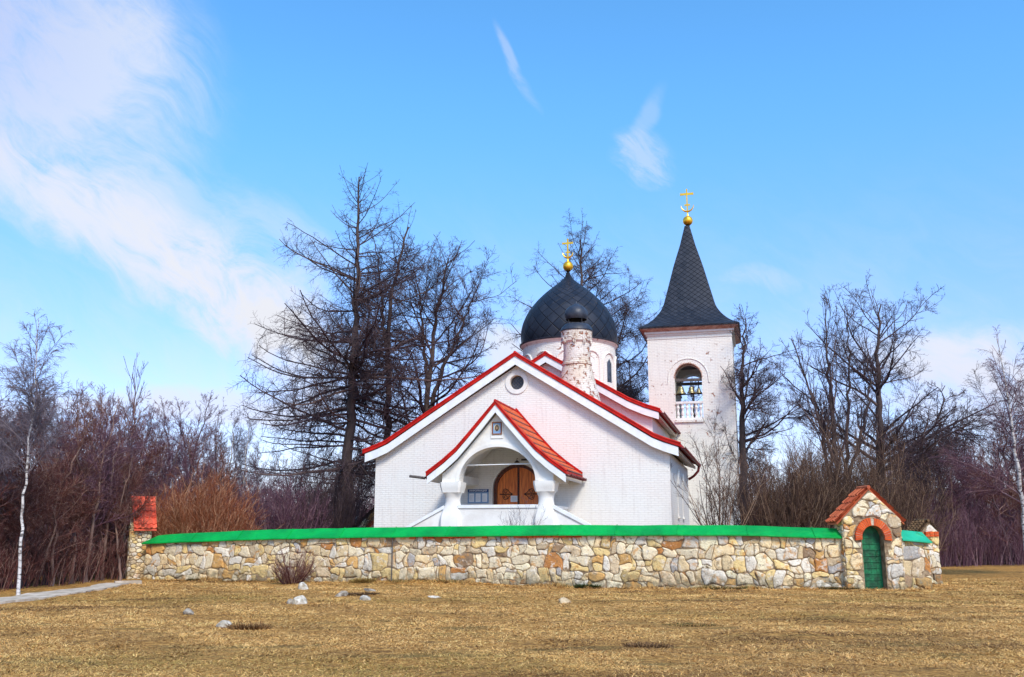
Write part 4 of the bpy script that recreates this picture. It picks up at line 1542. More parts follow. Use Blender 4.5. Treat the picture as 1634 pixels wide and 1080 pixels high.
for k in range(4):
    a = PI / 4 + k * PI / 2
    m = MB(); m.tube([(CX + .40 * math.cos(a), CT + .40 * math.sin(a), 10.44), (CX + .42 * math.cos(a), CT + .42 * math.sin(a), 10.82)], 0.022, 6)
    m.build('cap_post', M['iron'], chim)
m = MB()
m.lathe(smooth_prof([(0.46, 10.70), (0.505, 10.82), (0.515, 10.95), (0.47, 11.10), (0.34, 11.25), (0.18, 11.34), (0.07, 11.42), (0.02, 11.55)], 4), CX, CT, 32, capb=False)
m.lathe([(0.02, 10.9), (0.44, 10.9), (0.45, 10.71)], CX, CT, 32, capb=False, capt=False)
m.build('cap_dome', M['slate'], chim, smooth=30)

# ---- things hung in the porch
nb = empty('notice_board', cw(-1.58, -0.012, 2.76), CH_A, 'blue notice board with three white sheets on the porch wall', 'notice board')
m = MB(); m.box(-0.43, 0.43, -0.03, 0.0, 0.0, 0.56); m.build('board', M['skyblue'], nb)
m = MB(); m.box(-0.43, 0.43, -0.036, -0.031, 0.44, 0.56); hd = m.build('header', M['navy'], nb)
tx = bpy.data.curves.new('lettering', 'FONT'); tx.body = 'ИНФОРМАЦИЯ'; tx.size = 0.098; tx.align_x = 'CENTER'; tx.extrude = 0.001; tx.offset = 0.0015
to = bpy.data.objects.new('lettering', tx); C.objects.link(to)
dg = bpy.context.evaluated_depsgraph_get(); dg.update()
tm = bpy.data.meshes.new_from_object(to.evaluated_get(dg)); bpy.data.objects.remove(to)
tm.materials.clear(); tm.materials.append(M['paper'])
to = bpy.data.objects.new('lettering', tm); C.objects.link(to); to.parent = hd
to.rotation_euler = (PI / 2, 0, 0); to.location = (0, -0.0375, 0.468)
for x in (-0.27, 0.0, 0.27):
    m = MB(); m.box(x - .10, x + .10, -0.037, -0.031, 0.06, 0.39); ps = m.build('sheet', M['paper'], nb)
    m = MB()
    for k in range(7): m.box(x - .08, x + .08 - random.random() * .05, -0.0385, -0.0372, 0.10 + k * .037, 0.108 + k * .037)
    m.build('print', M['ink'], ps)
nt = empty('paper_notice', cw(-0.17, 0.255, 2.82), CH_A, 'small white paper notice fixed to the brown church door', 'notice')
m = MB(); m.box(-0.15, 0.15, -0.012, 0.0, 0.0, 0.24); sh = m.build('sheet', M['paper'], nt)
m = MB()
for k in range(4): m.box(-0.10, 0.10 - random.random() * .04, -0.0135, -0.0122, 0.06 + k * .035, 0.068 + k * .035)
m.build('print', M['ink'], sh)
# framed icon over the arch, with shallow niche
m = MB(); m.plate([(-0.235, 5.02), (0.235, 5.02), (0.235, 5.66), (-0.235, 5.66)], [[(-0.20, 5.12), (0.20, 5.12), (0.20, 5.64), (-0.20, 5.64)]], XZ, -3.03, -2.995)
m.build('niche_surround', M['plaster'], church)
ic = empty('icon', cw(0.0, -3.002, 5.16), CH_A, 'small framed icon in blue and gold under the porch gable', 'icon')
m = MB(); m.plate([(-0.185, 0), (0.185, 0), (0.185, 0.46), (-0.185, 0.46)], [[(-0.15, .035), (0.15, .035), (0.15, .425), (-0.15, .425)]], XZ, -0.05, 0.0)
m.build('frame', wood_mat('icon frame wood', (0.30, 0.10, 0.03), (0.22, 0.07, 0.02)), ic)
m = MB(); m.box(-0.149, 0.149, -0.02, 0.0, 0.036, 0.424); pn = m.build('panel', M['skyblue'], ic)
m = MB(); m.plate(arc(0, .25, .115, .13, 0, 2 * PI, 24)[:-1], [], XZ, -0.025, -0.0205); m.build('halo', plain('icon pale gold', (0.62, 0.55, 0.36), None, 0.5), pn)
m = MB(); m.plate(arc(0, .235, .072, .115, 0, 2 * PI, 24)[:-1], [], XZ, -0.03, -0.0255); m.build('figure', plain('icon dark brown', (0.06, 0.035, 0.025), None, 0.6), pn)
m = MB(); m.plate(arc(0, .245, .038, .06, 0, 2 * PI, 20)[:-1], [], XZ, -0.034, -0.0305); m.build('face', plain('icon ochre', (0.40, 0.24, 0.12), None, 0.6), pn)

# ------------------------------------------------------------------ bell tower
TX, TT = 6.01, 14.6
tow = empty('bell_tower', cw(TX, TT, 0), CH_A, 'square white bell tower with open arch, dark scaly spire and gold cross', 'tower')
THW = 2.27; TD = 2 * THW
FZ = 7.50                                  # belfry floor
OC, OW, OS, OT = -0.13, 0.725, 9.82, 10.62      # opening centre, half width, spring, top
m = MB()
m.box(-THW, THW, 0, TD, 0, FZ)
oph = [(OC + OW, FZ)] + arc(OC, OS, OW, OT - OS, 0, PI, 20) + [(OC - OW, FZ)]
ring = [(-THW, FZ), (OC - OW, FZ)] + list(reversed(oph[1:-1])) + [(OC + OW, FZ), (THW, FZ), (THW, 12.2), (-THW, 12.2)]
th = 0.85
# front and back with openings
o2 = []
for (d0, d1) in ((0.0, th), (TD - th, TD)):
    m.plate([(-THW, FZ + .002), (OC - OW, FZ + .002)] + [(p[0], p[1]) for p in reversed(arc(OC, OS, OW, OT - OS, 0, PI, 20))] + [(OC + OW, FZ + .002), (THW, FZ + .002), (THW, 12.2), (-THW, 12.2)], [], XZ, d0, d1)
# sides
for x0 in (-THW, THW - th):
    m.plate([(th, FZ + .002), (TD / 2 - .7, FZ + .002)] + [(p[0], p[1]) for p in reversed(arc(TD / 2, OS, .7, OT - OS, 0, PI, 20))] + [(TD / 2 + .7, FZ + .002), (TD - th, FZ + .002), (TD - th, 12.2), (th, 12.2)], [], YZ(x0), 0.0, th)
m.build('wall', M['tower'], tow)
m = MB(); m.box(-THW + th, THW - th, th, TD - th, 10.9, 11.0); m.build('belfry_ceiling', M['old_wood'], tow)
# incised arch line round the opening
m = MB()
m.tube([(x, -0.012, z) for x, z in [(OC - OW - .42, 9.52), (OC - OW - .36, 9.56)] + [(OC + (OW + .34) * math.cos(a), OS + (OT - OS + .26) * math.sin(a)) for a in [PI * (1 - k / 20) for k in range(21)]] + [(OC + OW + .36, 9.56), (OC + OW + .42, 9.52)]], 0.03, 6)
m.build('arch_moulding', M['tower'], tow)
m = MB()
brick_arch(m, XZ, OC, OS, OW - .004, OT - OS - .004, 0.05, -0.012, 0.6, 26, 0.0, 1.0)
m.build('arch_bricks', plain('dull arch brick', (0.42, 0.20, 0.13), (0.5, 0.33, 0.24), 0.9, 10), tow)
# cornice
m = MB()
for (z0, z1, e) in ((12.02, 12.07, 0.03), (12.201, 12.30, 0.05), (12.301, 12.42, 0.13)):
    m.box(-THW - e, THW + e, -e, TD + e, z0, z1)
m.build('cornice', M['tower'], tow)
E_ = 2.64
m = MB()
m.add([(-THW - .13, -.13, 12.422), (THW + .13, -.13, 12.422), (THW + .13, TD + .13, 12.422), (-THW - .13, TD + .13, 12.422)] +
      [(-E_, TD / 2 - E_, 12.54), (E_, TD / 2 - E_, 12.54), (E_, TD / 2 + E_, 12.54), (-E_, TD / 2 + E_, 12.54)] +
      [(-E_, TD / 2 - E_, 12.60), (E_, TD / 2 - E_, 12.60), (E_, TD / 2 + E_, 12.60), (-E_, TD / 2 + E_, 12.60)],
      [(0, 1, 5, 4), (1, 2, 6, 5), (2, 3, 7, 6), (3, 0, 4, 7), (3, 2, 1, 0), (4, 5, 9, 8), (5, 6, 10, 9), (6, 7, 11, 10), (7, 4, 8, 11), (8, 9, 10, 11)])
m.build('eave_board', plain('weathered eave boards', (0.50, 0.34, 0.27), (0.34, 0.17, 0.12), 0.8, 5), tow)
# spire, square in plan with flared foot
sp_p = [(2.70, 12.58), (2.71, 12.66), (2.27, 12.92), (1.88, 13.30), (1.57, 13.75), (1.38, 14.20), (1.12, 15.25), (0.815, 16.5), (0.62, 17.2), (0.43, 17.86), (0.14, 19.11)]
m = MB(); m.uv = []
vs = []; fs = []
sp2 = sp_p[:2] + smooth_prof(sp_p[1:6], 5)[1:] + sp_p[6:]
vv = [0]
for i in range(1, len(sp2)): vv.append(vv[-1] + math.dist(sp2[i], sp2[i - 1]))
NS = 8
b = 0
tsz = 0.36
for face in range(4):
    ca, sa = math.cos(face * PI / 2), math.sin(face * PI / 2)
    base = len(vs)
    for i, (r_, z) in enumerate(sp2):
        for k in range(NS + 1):
            u = -1 + 2 * k / NS
            rc_ = r_ * (1 + 0.045 * (1 - u * u) * min(1, i / 6))      # faces slightly rounded
            x, y = u * r_, -rc_
            vs.append((x * ca - y * sa, TD / 2 + x * sa + y * ca, z))
            m.uv.append((x / tsz, vv[i] / (tsz * 0.82)))
    for i in range(len(sp2) - 1):
        for k in range(NS):
            a = base + i * (NS + 1) + k
            fs.append((a, a + 1, a + NS + 2, a + NS + 1))
vs.extend([(-2.7, TD / 2 - 2.7, 12.58), (2.7, TD / 2 - 2.7, 12.58), (2.7, TD / 2 + 2.7, 12.58), (-2.7, TD / 2 + 2.7, 12.58)]); m.uv.extend([(0, 0)] * 4)
n_ = len(vs); fs.append((n_ - 1, n_ - 2, n_ - 3, n_ - 4))
m.add(vs, fs)
m.build('spire', M['scales2'], tow, smooth=25)
cross(tow, 0.05, TD / 2, 19.16, 1.36, 0.29)
# balustrade in the opening
m = MB(); m.box(OC - OW + .004, OC + OW - .004, 0.02, 0.22, FZ + .004, FZ + .16)
bal = m.build('balustrade', M['plaster'], tow)
m = MB(); m.box(OC - OW + .004, OC + OW - .004, 0.02, 0.20, FZ + .93, FZ + 1.05)
m.build('rail', M['plaster'], bal)
for k in range(6):
    x = OC - OW + 0.12 + k * (2 * OW - 0.24) / 5
    m = MB()
    m.lathe([(.085, FZ + .162), (.085, FZ + .22), (.05, FZ + .27), (.095, FZ + .36), (.06, FZ + .50), (.045, FZ + .56), (.06, FZ + .62), (.095, FZ + .72), (.05, FZ + .83), (.08, FZ + .88), (.08, FZ + .928)], x, 0.12, 12)
    m.build('baluster', M['plaster'], bal, smooth=40)
m = MB(); m.box(OC - OW - 0.03, OC + OW + .03, -0.10, 0.018, FZ - .08, FZ + .05); m.build('sill', M['tower'], tow)
m = MB(); m.box(OC - OW + .002, OC + OW - .002, 0.10, 0.26, 9.66, 9.80); m.build('beam', M['old_wood'], tow)
m = MB(); m.box(-THW + th, THW - th, 2.1, 2.3, 9.75, 9.9); m.build('beam', M['old_wood'], tow)
m = MB(); m.tube([(OC - OW + .01, 0.5, 8.98), (OC + OW - .01, 0.5, 9.0)], 0.03, 6); m.build('tie_bar', M['iron'], tow)


def bell(x, y, z, r, label):
    root = empty('bell', tuple(cw(TX + x, TT + y, z)), CH_A, label, 'bell', 'bells hanging in the tower arch')
    h = r * 1.55
    m = MB()
    m.lathe(smooth_prof([(r, -h), (r * .93, -h + .05), (r * .76, -h + r * .35), (r * .62, -h + r * .75), (r * .54, -h + r * 1.15), (r * .42, -h + r * 1.42), (0.03, -h + r * 1.52)], 4), 0, 0, 28, capb=False)
    m.lathe([(r * .93, -h + .005), (r * .5, -h + r * .6), (.03, -h + r * 1.3)], 0, 0, 28, capb=False, capt=False)
    m.build('body', M['bronze'], root, smooth='all')
    m = MB(); m.tube([(0, 0, -h + r * 1.45), (0, 0, 9.7 - z if z < 9.5 else 0.1)], 0.03, 8)
    m.tube([(-.06, 0, -h + r * 1.5), (-.06, 0, -h + r * 1.7), (.06, 0, -h + r * 1.7), (.06, 0, -h + r * 1.5)], 0.015, 6); m.build('hanger', M['iron'], root)
    m = MB(); m.tube([(0, 0, -h + r * .9), (0, 0, -h - r * .35), (0, 0, -h - r * .75), (0, 0, -h - r * .9)], [0.012, 0.02, r * .20, r * .22], 8); m.build('clapper', M['iron'], root)


bell(OC - .43, 0.30, 9.42, 0.27, 'largest bronze bell, on the left under the tower beam')
bell(OC + .12, 0.30, 9.38, 0.23, 'middle sized bronze bell in the centre of the tower arch')
bell(OC + .52, 0.30, 9.28, 0.17, 'smallest bronze bell, close to the right side of the tower arch')

# ------------------------------------------------------------------ rocks and turf
def rock(x, y, sx, sy, sz, mat, label, name='rock', cat='rock', seed=0, sink=0.62, dark=False):
    r = random.Random(seed)
    bm = bmesh.new(); bmesh.ops.create_icosphere(bm, subdivisions=3, radius=1)
    planes = [(Vector((r.uniform(-1, 1), r.uniform(-1, 1), r.uniform(-.4, 1))).normalized(), r.uniform(.55, .85)) for _ in range(9)]
    for v in bm.verts:
        p = v.co.copy()
        for n, d in planes:
            k = p.dot(n) - d
            if k > 0: p -= n * k * 0.9
        p *= 1 + 0.04 * math.sin(p.x * 7 + seed) * math.sin(p.y * 9) * math.sin(p.z * 8)
        v.co = Vector((p.x * sx, p.y * sy, p.z * sz))
    me = bpy.data.meshes.new(name); bm.to_mesh(me); bm.free()
    me.polygons.foreach_set('use_smooth', [True] * len(me.polygons)); me.set_sharp_from_angle(angle=math.radians(24))
    me.materials.append(mat)
    o = bpy.data.objects.new(name, me); C.objects.link(o)
    o.location = (x, y, gh(x, y) + sz * (1 - sink) * 0.6); o.rotation_euler = (r.uniform(-.2, .2), r.uniform(-.2, .2), r.uniform(0, 6))
    return tag(o, label, cat)


rock(-6.05, 28.2, .17, .15, .19, M['rock'], 'small pointed white rock nearest the leafless shrub at the wall', seed=1)
rock(-4.90, 22.5, .22, .15, .17, M['rock'], 'tilted white rock, split across the top, left of centre in the meadow', seed=2)
rock(-5.12, 22.6, .12, .12, .10, M['rock_grey'], 'grey stone leaning against the tilted white rock', seed=3)
rock(-3.62, 23.9, .26, .16, .11, M['rock'], 'flat whitish rock lying in the grass in front of the wall', seed=4)
rock(-4.5, 25.6, .24, .15, .11, M['rock_grey'], 'brownish grey rock half sunk behind the flat whitish rock', seed=5)
rock(-4.98, 17.0, .24, .15, .10, M['rock'], 'white topped rock in the left foreground beside a dark tuft', seed=6)
rock(-6.43, 19.4, .23, .15, .09, M['rock_grey'], 'low speckled grey rock at the far left of the meadow', seed=7)
rock(1.22, 22.9, .28, .15, .10, M['rock_tan'], 'flat tan stone below the middle of the wall', seed=8)
rock(-3.95, 27.2, .30, .16, .09, M['rock_grey'], 'dark stone nearly swallowed by grass close under the wall', seed=9)
rock(-1.95, 24.6, .20, .10, .05, M['rock'], 'thin pale stone sliver flat in the grass', seed=10)

# grass blades: a matted dry sward, nobody could count it
def make_grass():
    # denser close by; blades grow in matted clumps with bare soil showing between
    nc = 44000; per = 18
    cy = 9.2 * (35.0 / 9.2) ** rng.random(nc)
    cx = (rng.random(nc) * 2 - 1) * (cy * 0.60 + 0.5)
    b1 = hnoise(cx, cy * 1.6, 1.1, 11); b2 = hnoise(cx, cy, 3.2, 31); b3 = hnoise(cx, cy * 1.5, 0.35, 32)
    ok = rng.random(nc) < np.clip(0.95 + 0.9 * b1 + 0.7 * b2 + 0.5 * b3, 0.12, 1)
    cx, cy, b1, b2, b3 = cx[ok], cy[ok], b1[ok], b2[ok], b3[ok]
    nc = len(cx)
    cr = rng.uniform(0.03, 0.085, nc) * (0.6 + cy / 28)
    cf = rng.uniform(0, 2 * PI, nc); ck = rng.uniform(0.62, 1.18, nc); ch = rng.uniform(0.6, 1.5, nc) * (1 + 0.5 * b2)
    ct = rng.random(nc)
    x = (cx[:, None] + cr[:, None] * rng.normal(0, 1, (nc, per))).ravel(); y = (cy[:, None] + cr[:, None] * rng.normal(0, 1, (nc, per))).ravel()
    rep = lambda q: np.repeat(q, per)
    flow = rep(cf) + rng.normal(0, 0.8, nc * per)
    f1 = rep(b1); f2 = hnoise(x, y, 0.7, 12); ck, ch, ct, b3 = rep(ck), rep(ch), rep(ct), rep(b3)
    wy = np.interp(x, [p[0] for p in RW.P], [p[1] for p in RW.P])
    keep = ~((x > RW.P[0][0] - 1.0) & (x < 13.0) & (y > wy - 0.06))
    px_ = np.interp(y, [p[1] for p in pl_c], [p[0] for p in pl_c])
    keep &= x > px_ + np.interp(y, [p[1] for p in pl_c], pl_w) / 2 - 0.12
    x, y, f1, f2, flow, ck, ch, ct, b3 = [q[keep] for q in (x, y, f1, f2, flow, ck, ch, ct, b3)]
    n = len(x)
    z = ground_h(x, y)
    dist = y
    L = rng.uniform(0.035, 0.10, n) * ch * (0.8 + dist / 40)
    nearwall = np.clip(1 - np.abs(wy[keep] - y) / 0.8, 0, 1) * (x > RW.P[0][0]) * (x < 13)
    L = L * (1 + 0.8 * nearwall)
    lift = rng.uniform(0.05, 0.45, n) + 0.2 * nearwall
    d = np.stack([np.cos(flow) * np.cos(lift), np.sin(flow) * np.cos(lift), np.sin(lift)], -1)
    w = (0.0016 + 0.00018 * dist) * rng.uniform(0.7, 1.4, n)
    side = np.stack([-np.sin(flow), np.cos(flow), np.zeros(n)], -1) * w[:, None]
    # blades seen from the front should not vanish: turn some
    rot = rng.random(n) < 0.5
    side[rot] = np.stack([w[rot], np.zeros(rot.sum()), np.zeros(rot.sum())], -1)
    p = np.stack([x, y, z - 0.006], -1)
    mid = p + d * (L * 0.55)[:, None]; tip = mid + (d + np.array([0, 0, -0.45])) * (L * 0.45)[:, None]
    V = np.stack([p - side, p + side, mid + side * .8, mid - side * .8, tip], 1).reshape(-1, 3)
    base = np.arange(n) * 5
    T = np.concatenate([np.stack([base, base + 1, base + 2], -1), np.stack([base, base + 2, base + 3], -1), np.stack([base + 3, base + 2, base + 4], -1)])
    k = rng.random((n, 1))
    straw = np.array([0.95, 0.61, 0.24]); tan = np.array([0.95, 0.48, 0.13]); grn = np.array([0.34, 0.25, 0.05]); brn = np.array([0.17, 0.08, 0.028])
    col = straw * k + tan * (1 - k)
    trk = np.exp(-((y - 23.2 - 0.5 * hnoise(x, x * 0, 0.5, 71)) / 0.42) ** 2) * np.clip(0.55 + 1.6 * hnoise(x, x * 0, 0.45, 72), 0, 1)
    g1 = (np.clip(trk * 0.9 + f2 * 1.3 - 0.05 + 0.5 * b3 + (ct > 0.93) * 0.6, 0, 0.85) * (rng.random(n) < 0.7))[:, None]
    col = col * (1 - g1) + grn * g1
    pt = hnoise(x * 0.55, y * 2.0, 0.8, 73)
    g2 = (np.clip(np.clip(pt * 2.6 - 0.45, 0, .9) + trk * 0.4 - f1 * 1.1 + (ct < 0.10) * 0.6, 0, 1) * (rng.random(n) < 0.75))[:, None]
    col = col * (1 - g2) + brn * g2
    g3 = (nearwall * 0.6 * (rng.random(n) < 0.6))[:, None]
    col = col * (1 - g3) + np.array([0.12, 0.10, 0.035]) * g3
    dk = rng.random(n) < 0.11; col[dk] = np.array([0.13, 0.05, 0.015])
    col = np.clip(col * rng.uniform(0.8, 1.15, (n, 1)) * ck[:, None], 0, 0.95)
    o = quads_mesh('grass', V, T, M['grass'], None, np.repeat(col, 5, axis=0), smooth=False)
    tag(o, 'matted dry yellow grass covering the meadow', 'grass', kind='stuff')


make_grass()


def tuft(x, y, r, h, n, c1, c2, label, name='grass_tuft', cat='grass tuft', spread=0.9, w=0.006):
    a = rng.uniform(0, 2 * PI, n); q = r * np.sqrt(rng.random(n))
    X = x + q * np.cos(a); Y = y + q * np.sin(a) * 0.6
    Z = ground_h(X, Y) - 0.01
    out = np.stack([np.cos(a) * spread, np.sin(a) * spread, np.ones(n)], -1) + rng.normal(0, .35, (n, 3)); out[:, 2] = np.abs(out[:, 2]) * .8
    out /= np.linalg.norm(out, axis=1)[:, None]
    L = h * rng.uniform(.4, 1, n)
    p = np.stack([X, Y, Z], -1); mid = p + out * (L * .6)[:, None]; tip = mid + (out + np.array([0, 0, -.6])) * (L * .4)[:, None]
    s = np.stack([np.full(n, w), rng.normal(0, w * .5, n), np.zeros(n)], -1)
    V = np.stack([p - s, p + s, mid + s * .8, mid - s * .8, tip], 1).reshape(-1, 3)
    b = np.arange(n) * 5
    T = np.concatenate([np.stack([b, b + 1, b + 2], -1), np.stack([b, b + 2, b + 3], -1), np.stack([b + 3, b + 2, b + 4], -1)])
    k = rng.random((n, 1)); col = np.array(c1) * k + np.array(c2) * (1 - k)
    return tag(quads_mesh(name, V, T, M['weeds'], None, np.repeat(col, 5, axis=0), smooth=False), label, cat)


BR = (0.13, 0.07, 0.03); DK = (0.04, 0.025, 0.015); GN = (0.05, 0.075, 0.02); ST = (0.50, 0.35, 0.15)
tuft(-4.50, 16.75, .34, .22, 380, (0.30, 0.16, 0.06), (0.07, 0.04, 0.02), 'dark dead tuft around the white topped rock in the left foreground')
tuft(-4.1, 25.9, .55, .12, 900, BR, DK, 'dark turf clump by the brownish grey rock')
tuft(1.97, 14.2, .34, .12, 380, (0.22, 0.12, 0.05), (0.06, 0.035, 0.02), 'dark molehill like clump in the right foreground')
tuft(3.2, 17.6, .5, .06, 600, BR, GN, 'dark green stain of moss in the meadow on the right')
wy = lambda x: float(np.interp(x, [p[0] for p in RW.P], [p[1] for p in RW.P]))
tuft(2.30, wy(2.3) - .22, .35, .24, 1300, GN, (0.03, 0.045, 0.012), 'dark green weed clump at the foot of the wall')
tuft(-4.9, wy(-4.9) - .25, .35, .30, 900, (0.50, 0.36, 0.10), BR, 'yellowish tuft of long grass against the wall')
tuft(9.4, 27.9, .55, .16, 1200, GN, BR, 'dark mossy weeds against the wall left of the green door')
tuft(6.3, wy(6.3) - .2, .5, .2, 900, BR, GN, 'brown weeds under the damp streak of the wall')
tuft(-11.0, wy(-11.0) - .2, .3, .16, 700, GN, BR, 'small green tuft at the left end of the wall')


def wall_foot():
    n = 15000
    u = rng.random(n) * RW.len
    X = np.interp(u, RW.L, RW.A[:, 0]); Y = np.interp(u, RW.L, RW.A[:, 1]) - 0.08 - np.abs(rng.normal(0, 0.10, n))
    dens = hnoise(X, X * 0, 2.6, 61)
    ok = rng.random(n) < np.clip(0.35 + 1.4 * dens, 0.03, 1); X, Y, dens = X[ok], Y[ok], dens[ok]; n = len(X)
    Z = ground_h(X, Y) - 0.01
    d = rng.normal(0, 0.5, (n, 3)); d[:, 2] = 1; d /= np.linalg.norm(d, axis=1)[:, None]
    L = rng.uniform(0.04, 0.20, n) * np.clip(0.6 + 1.2 * dens, 0.3, 1.5)
    p = np.stack([X, Y, Z], -1); mid = p + d * (L * .6)[:, None]; tip = mid + (d + np.array([0, 0, -.5])) * (L * .4)[:, None]
    s_ = np.stack([np.full(n, 0.005), np.zeros(n), np.zeros(n)], -1)
    V = np.stack([p - s_, p + s_, mid + s_ * .8, mid - s_ * .8, tip], 1).reshape(-1, 3)
    b = np.arange(n) * 5
    T = np.concatenate([np.stack([b, b + 1, b + 2], -1), np.stack([b, b + 2, b + 3], -1), np.stack([b + 3, b + 2, b + 4], -1)])
    k = rng.random((n, 1)); col = np.array((0.70, 0.42, 0.14)) * k + np.array((0.16, 0.08, 0.03)) * (1 - k)
    g_ = rng.random(n) < np.clip(0.15 + hnoise(X, X * 0, 1.1, 62), 0, .6); col[g_] = np.array((0.10, 0.12, 0.03))
    tag(quads_mesh('weeds', V, T, M['weeds'], None, np.repeat(col, 5, axis=0), smooth=False), 'dead grass and weeds growing along the foot of the wall', 'weeds', kind='stuff')


wall_foot()


# ------------------------------------------------------------------ trees
def norm(a):
    return a / np.maximum(1e-9, np.linalg.norm(a, axis=-1, keepdims=True))


def tubes(P, Rr, sides):
    """P (B,n,3), Rr (B,n) -> verts, quads"""
    B, n, _ = P.shape
    T = np.empty_like(P)
    T[:, 1:-1] = P[:, 2:] - P[:, :-2]; T[:, 0] = P[:, 1] - P[:, 0]; T[:, -1] = P[:, -1] - P[:, -2]
    T = norm(T)
    ref = np.where(np.abs(T[:, :1, 2:3]) > 0.9, np.array([[[1., 0, 0]]]), np.array([[[0, 0, 1.]]]))
    U = norm(np.cross(T, np.broadcast_to(ref, T.shape))); Wv = np.cross(T, U)
    a = np.arange(sides) * 2 * PI / sides
    V = P[:, :, None, :] + Rr[:, :, None, None] * (U[:, :, None, :] * np.cos(a)[None, None, :, None] + Wv[:, :, None, :] * np.sin(a)[None, None, :, None])
    idx = np.arange(B * n * sides).reshape(B, n, sides)
    nx_ = np.roll(idx, -1, axis=2)
    Qd = np.stack([idx[:, :-1], nx_[:, :-1], nx_[:, 1:], idx[:, 1:]], -1).reshape(-1, 4)
    return V.reshape(-1, 3), Qd


def spawn(r, par, rad, k, t0, t1, ang, ln, n, up=0.0, wig=0.15, rr=0.6, rmin=0.004, lentab=None, angtab=None, taper=0.25, lr=0.017, wpow=1.15, upto=None, pw=1.0, flat=0.0):
    B, n0, _ = par.shape
    seg = np.linalg.norm(np.diff(par, axis=1), axis=-1).sum(1)
    tot = B * k
    if B > 1:
        wgt = seg ** wpow; own = np.sort(r.choice(B, size=tot, p=wgt / wgt.sum()))
    else: own = np.zeros(tot, int)
    par = par[own]; rad = rad[own]; B, k = tot, 1
    t = t0 + (t1 - t0) * r.random((B, k)) ** pw
    f = t * (n0 - 1); i = np.clip(f.astype(int), 0, n0 - 2); w_ = (f - i)[..., None]
    bi = np.arange(B)[:, None]
    p0 = par[bi, i]; p1 = par[bi, i + 1]
    p = p0 * (1 - w_) + p1 * w_; tan = norm(p1 - p0)
    r0 = rad[bi, i] * (1 - w_[..., 0]) + rad[bi, i + 1] * w_[..., 0]
    plen = np.linalg.norm(np.diff(par, axis=1), axis=-1).sum(1)[:, None]
    rv = r.normal(size=p.shape); rv[..., 2] *= (1 - flat)
    perp = norm(rv - tan * (rv * tan).sum(-1, keepdims=True))
    A = np.radians(np.interp(t, *angtab) if angtab else r.uniform(ang[0], ang[1], t.shape))
    if angtab: A = A + r.normal(0, 0.12, A.shape)
    d = norm(np.cos(A)[..., None] * tan + np.sin(A)[..., None] * perp)
    L = (np.interp(t, *lentab) if lentab else plen * ln * (1.05 - 0.5 * t)) * r.uniform(0.55, 1.12, t.shape)
    M_ = B * k
    p = p.reshape(M_, 3); d = d.reshape(M_, 3); L = L.reshape(M_); r0 = r0.reshape(M_)
    out = np.empty((M_, n, 3)); out[:, 0] = p
    st = L / (n - 1)
    cur = d
    for j in range(1, n):
        u_ = up if upto is None else up + (upto - up) * j / (n - 1)
        cur = norm(cur + np.array([0, 0, 1.0]) * u_ + r.normal(0, wig, cur.shape))
        out[:, j] = out[:, j - 1] + cur * st[:, None]
    ra = np.maximum(rmin, np.minimum(r0 * rr, L * lr))
    prof = np.linspace(1, taper, n)[None, :] * ra[:, None]
    return out, np.maximum(prof, rmin * 0.7)


def assemble(name, mat, parent, sets):
    Vs = []; Qs = []; o = 0
    for P, Rr, sd in sets:
        V, Qd = tubes(P, Rr, sd); Vs.append(V); Qs.append(Qd + o); o += len(V)
    return quads_mesh(name, np.concatenate(Vs), np.concatenate(Qs), mat, parent)


def trunk_line(pts, n, r0, r1, r, wob=0.05, pw=1.0):
    pts = np.array([tuple(p) for p in pts], float)
    s = np.concatenate([[0], np.cumsum(np.linalg.norm(np.diff(pts, axis=0), axis=1))])
    t = np.linspace(0, s[-1], n)
    P = np.stack([np.interp(t, s, pts[:, j]) for j in range(3)], -1)
    for _ in range(2): P[1:-1] = (P[:-2] + 2 * P[1:-1] + P[2:]) / 4
    P[1:-1] += r.normal(0, wob, (n - 2, 3)) * np.array([1, 1, 0.2])
    R_ = r1 + (r0 - r1) * (1 - t / s[-1]) ** pw
    R_[0] *= 1.25
    return P[None], R_[None]


def tree(name, label, cat, pts, r0, levels, seed, bark_m, twig_m, group=None, n=26, r1=0.02, wob=0.05, extra=None, tag_it=True):
    r = np.random.default_rng(seed)
    base = Vector(tuple(pts[0]))
    loc = Vector((base.x, base.y, gh(base.x, base.y) - 0.1))
    pts = [Vector(tuple(p)) - loc for p in pts]
    pts[0].z = 0
    root = empty(name, loc)
    if tag_it: tag(root, label, cat, group)
    P, R_ = trunk_line(pts, n, r0, r1, r, wob)
    tr = [(P, R_, 10)]
    par = [(P, R_)]
    cr = []
    if extra:                      # forked leaders that also carry limbs
        for (tf, ptsx, rx) in extra:
            px_ = [Vector(tuple(q)) - loc for q in ptsx]
            if tf is not None:
                ii = int(tf * (n - 1)); px_[0] = Vector(P[0, ii])
            Pe, Re = trunk_line(px_, n, rx, 0.02, r, wob)
            tr.append((Pe, Re, 8)); par.append((Pe, Re))
    cp_ = np.concatenate([q[0] for q in par]); cr_ = np.concatenate([q[1] for q in par])
    for li, lv in enumerate(levels):
        lv = dict(lv); sd = lv.pop('sides', 3)
        cp_, cr_ = spawn(r, cp_, cr_, **lv)
        cr.append((cp_, cr_, sd))
    assemble('trunk', bark_m, root, tr)
    assemble('crown', twig_m, root, cr)
    return root


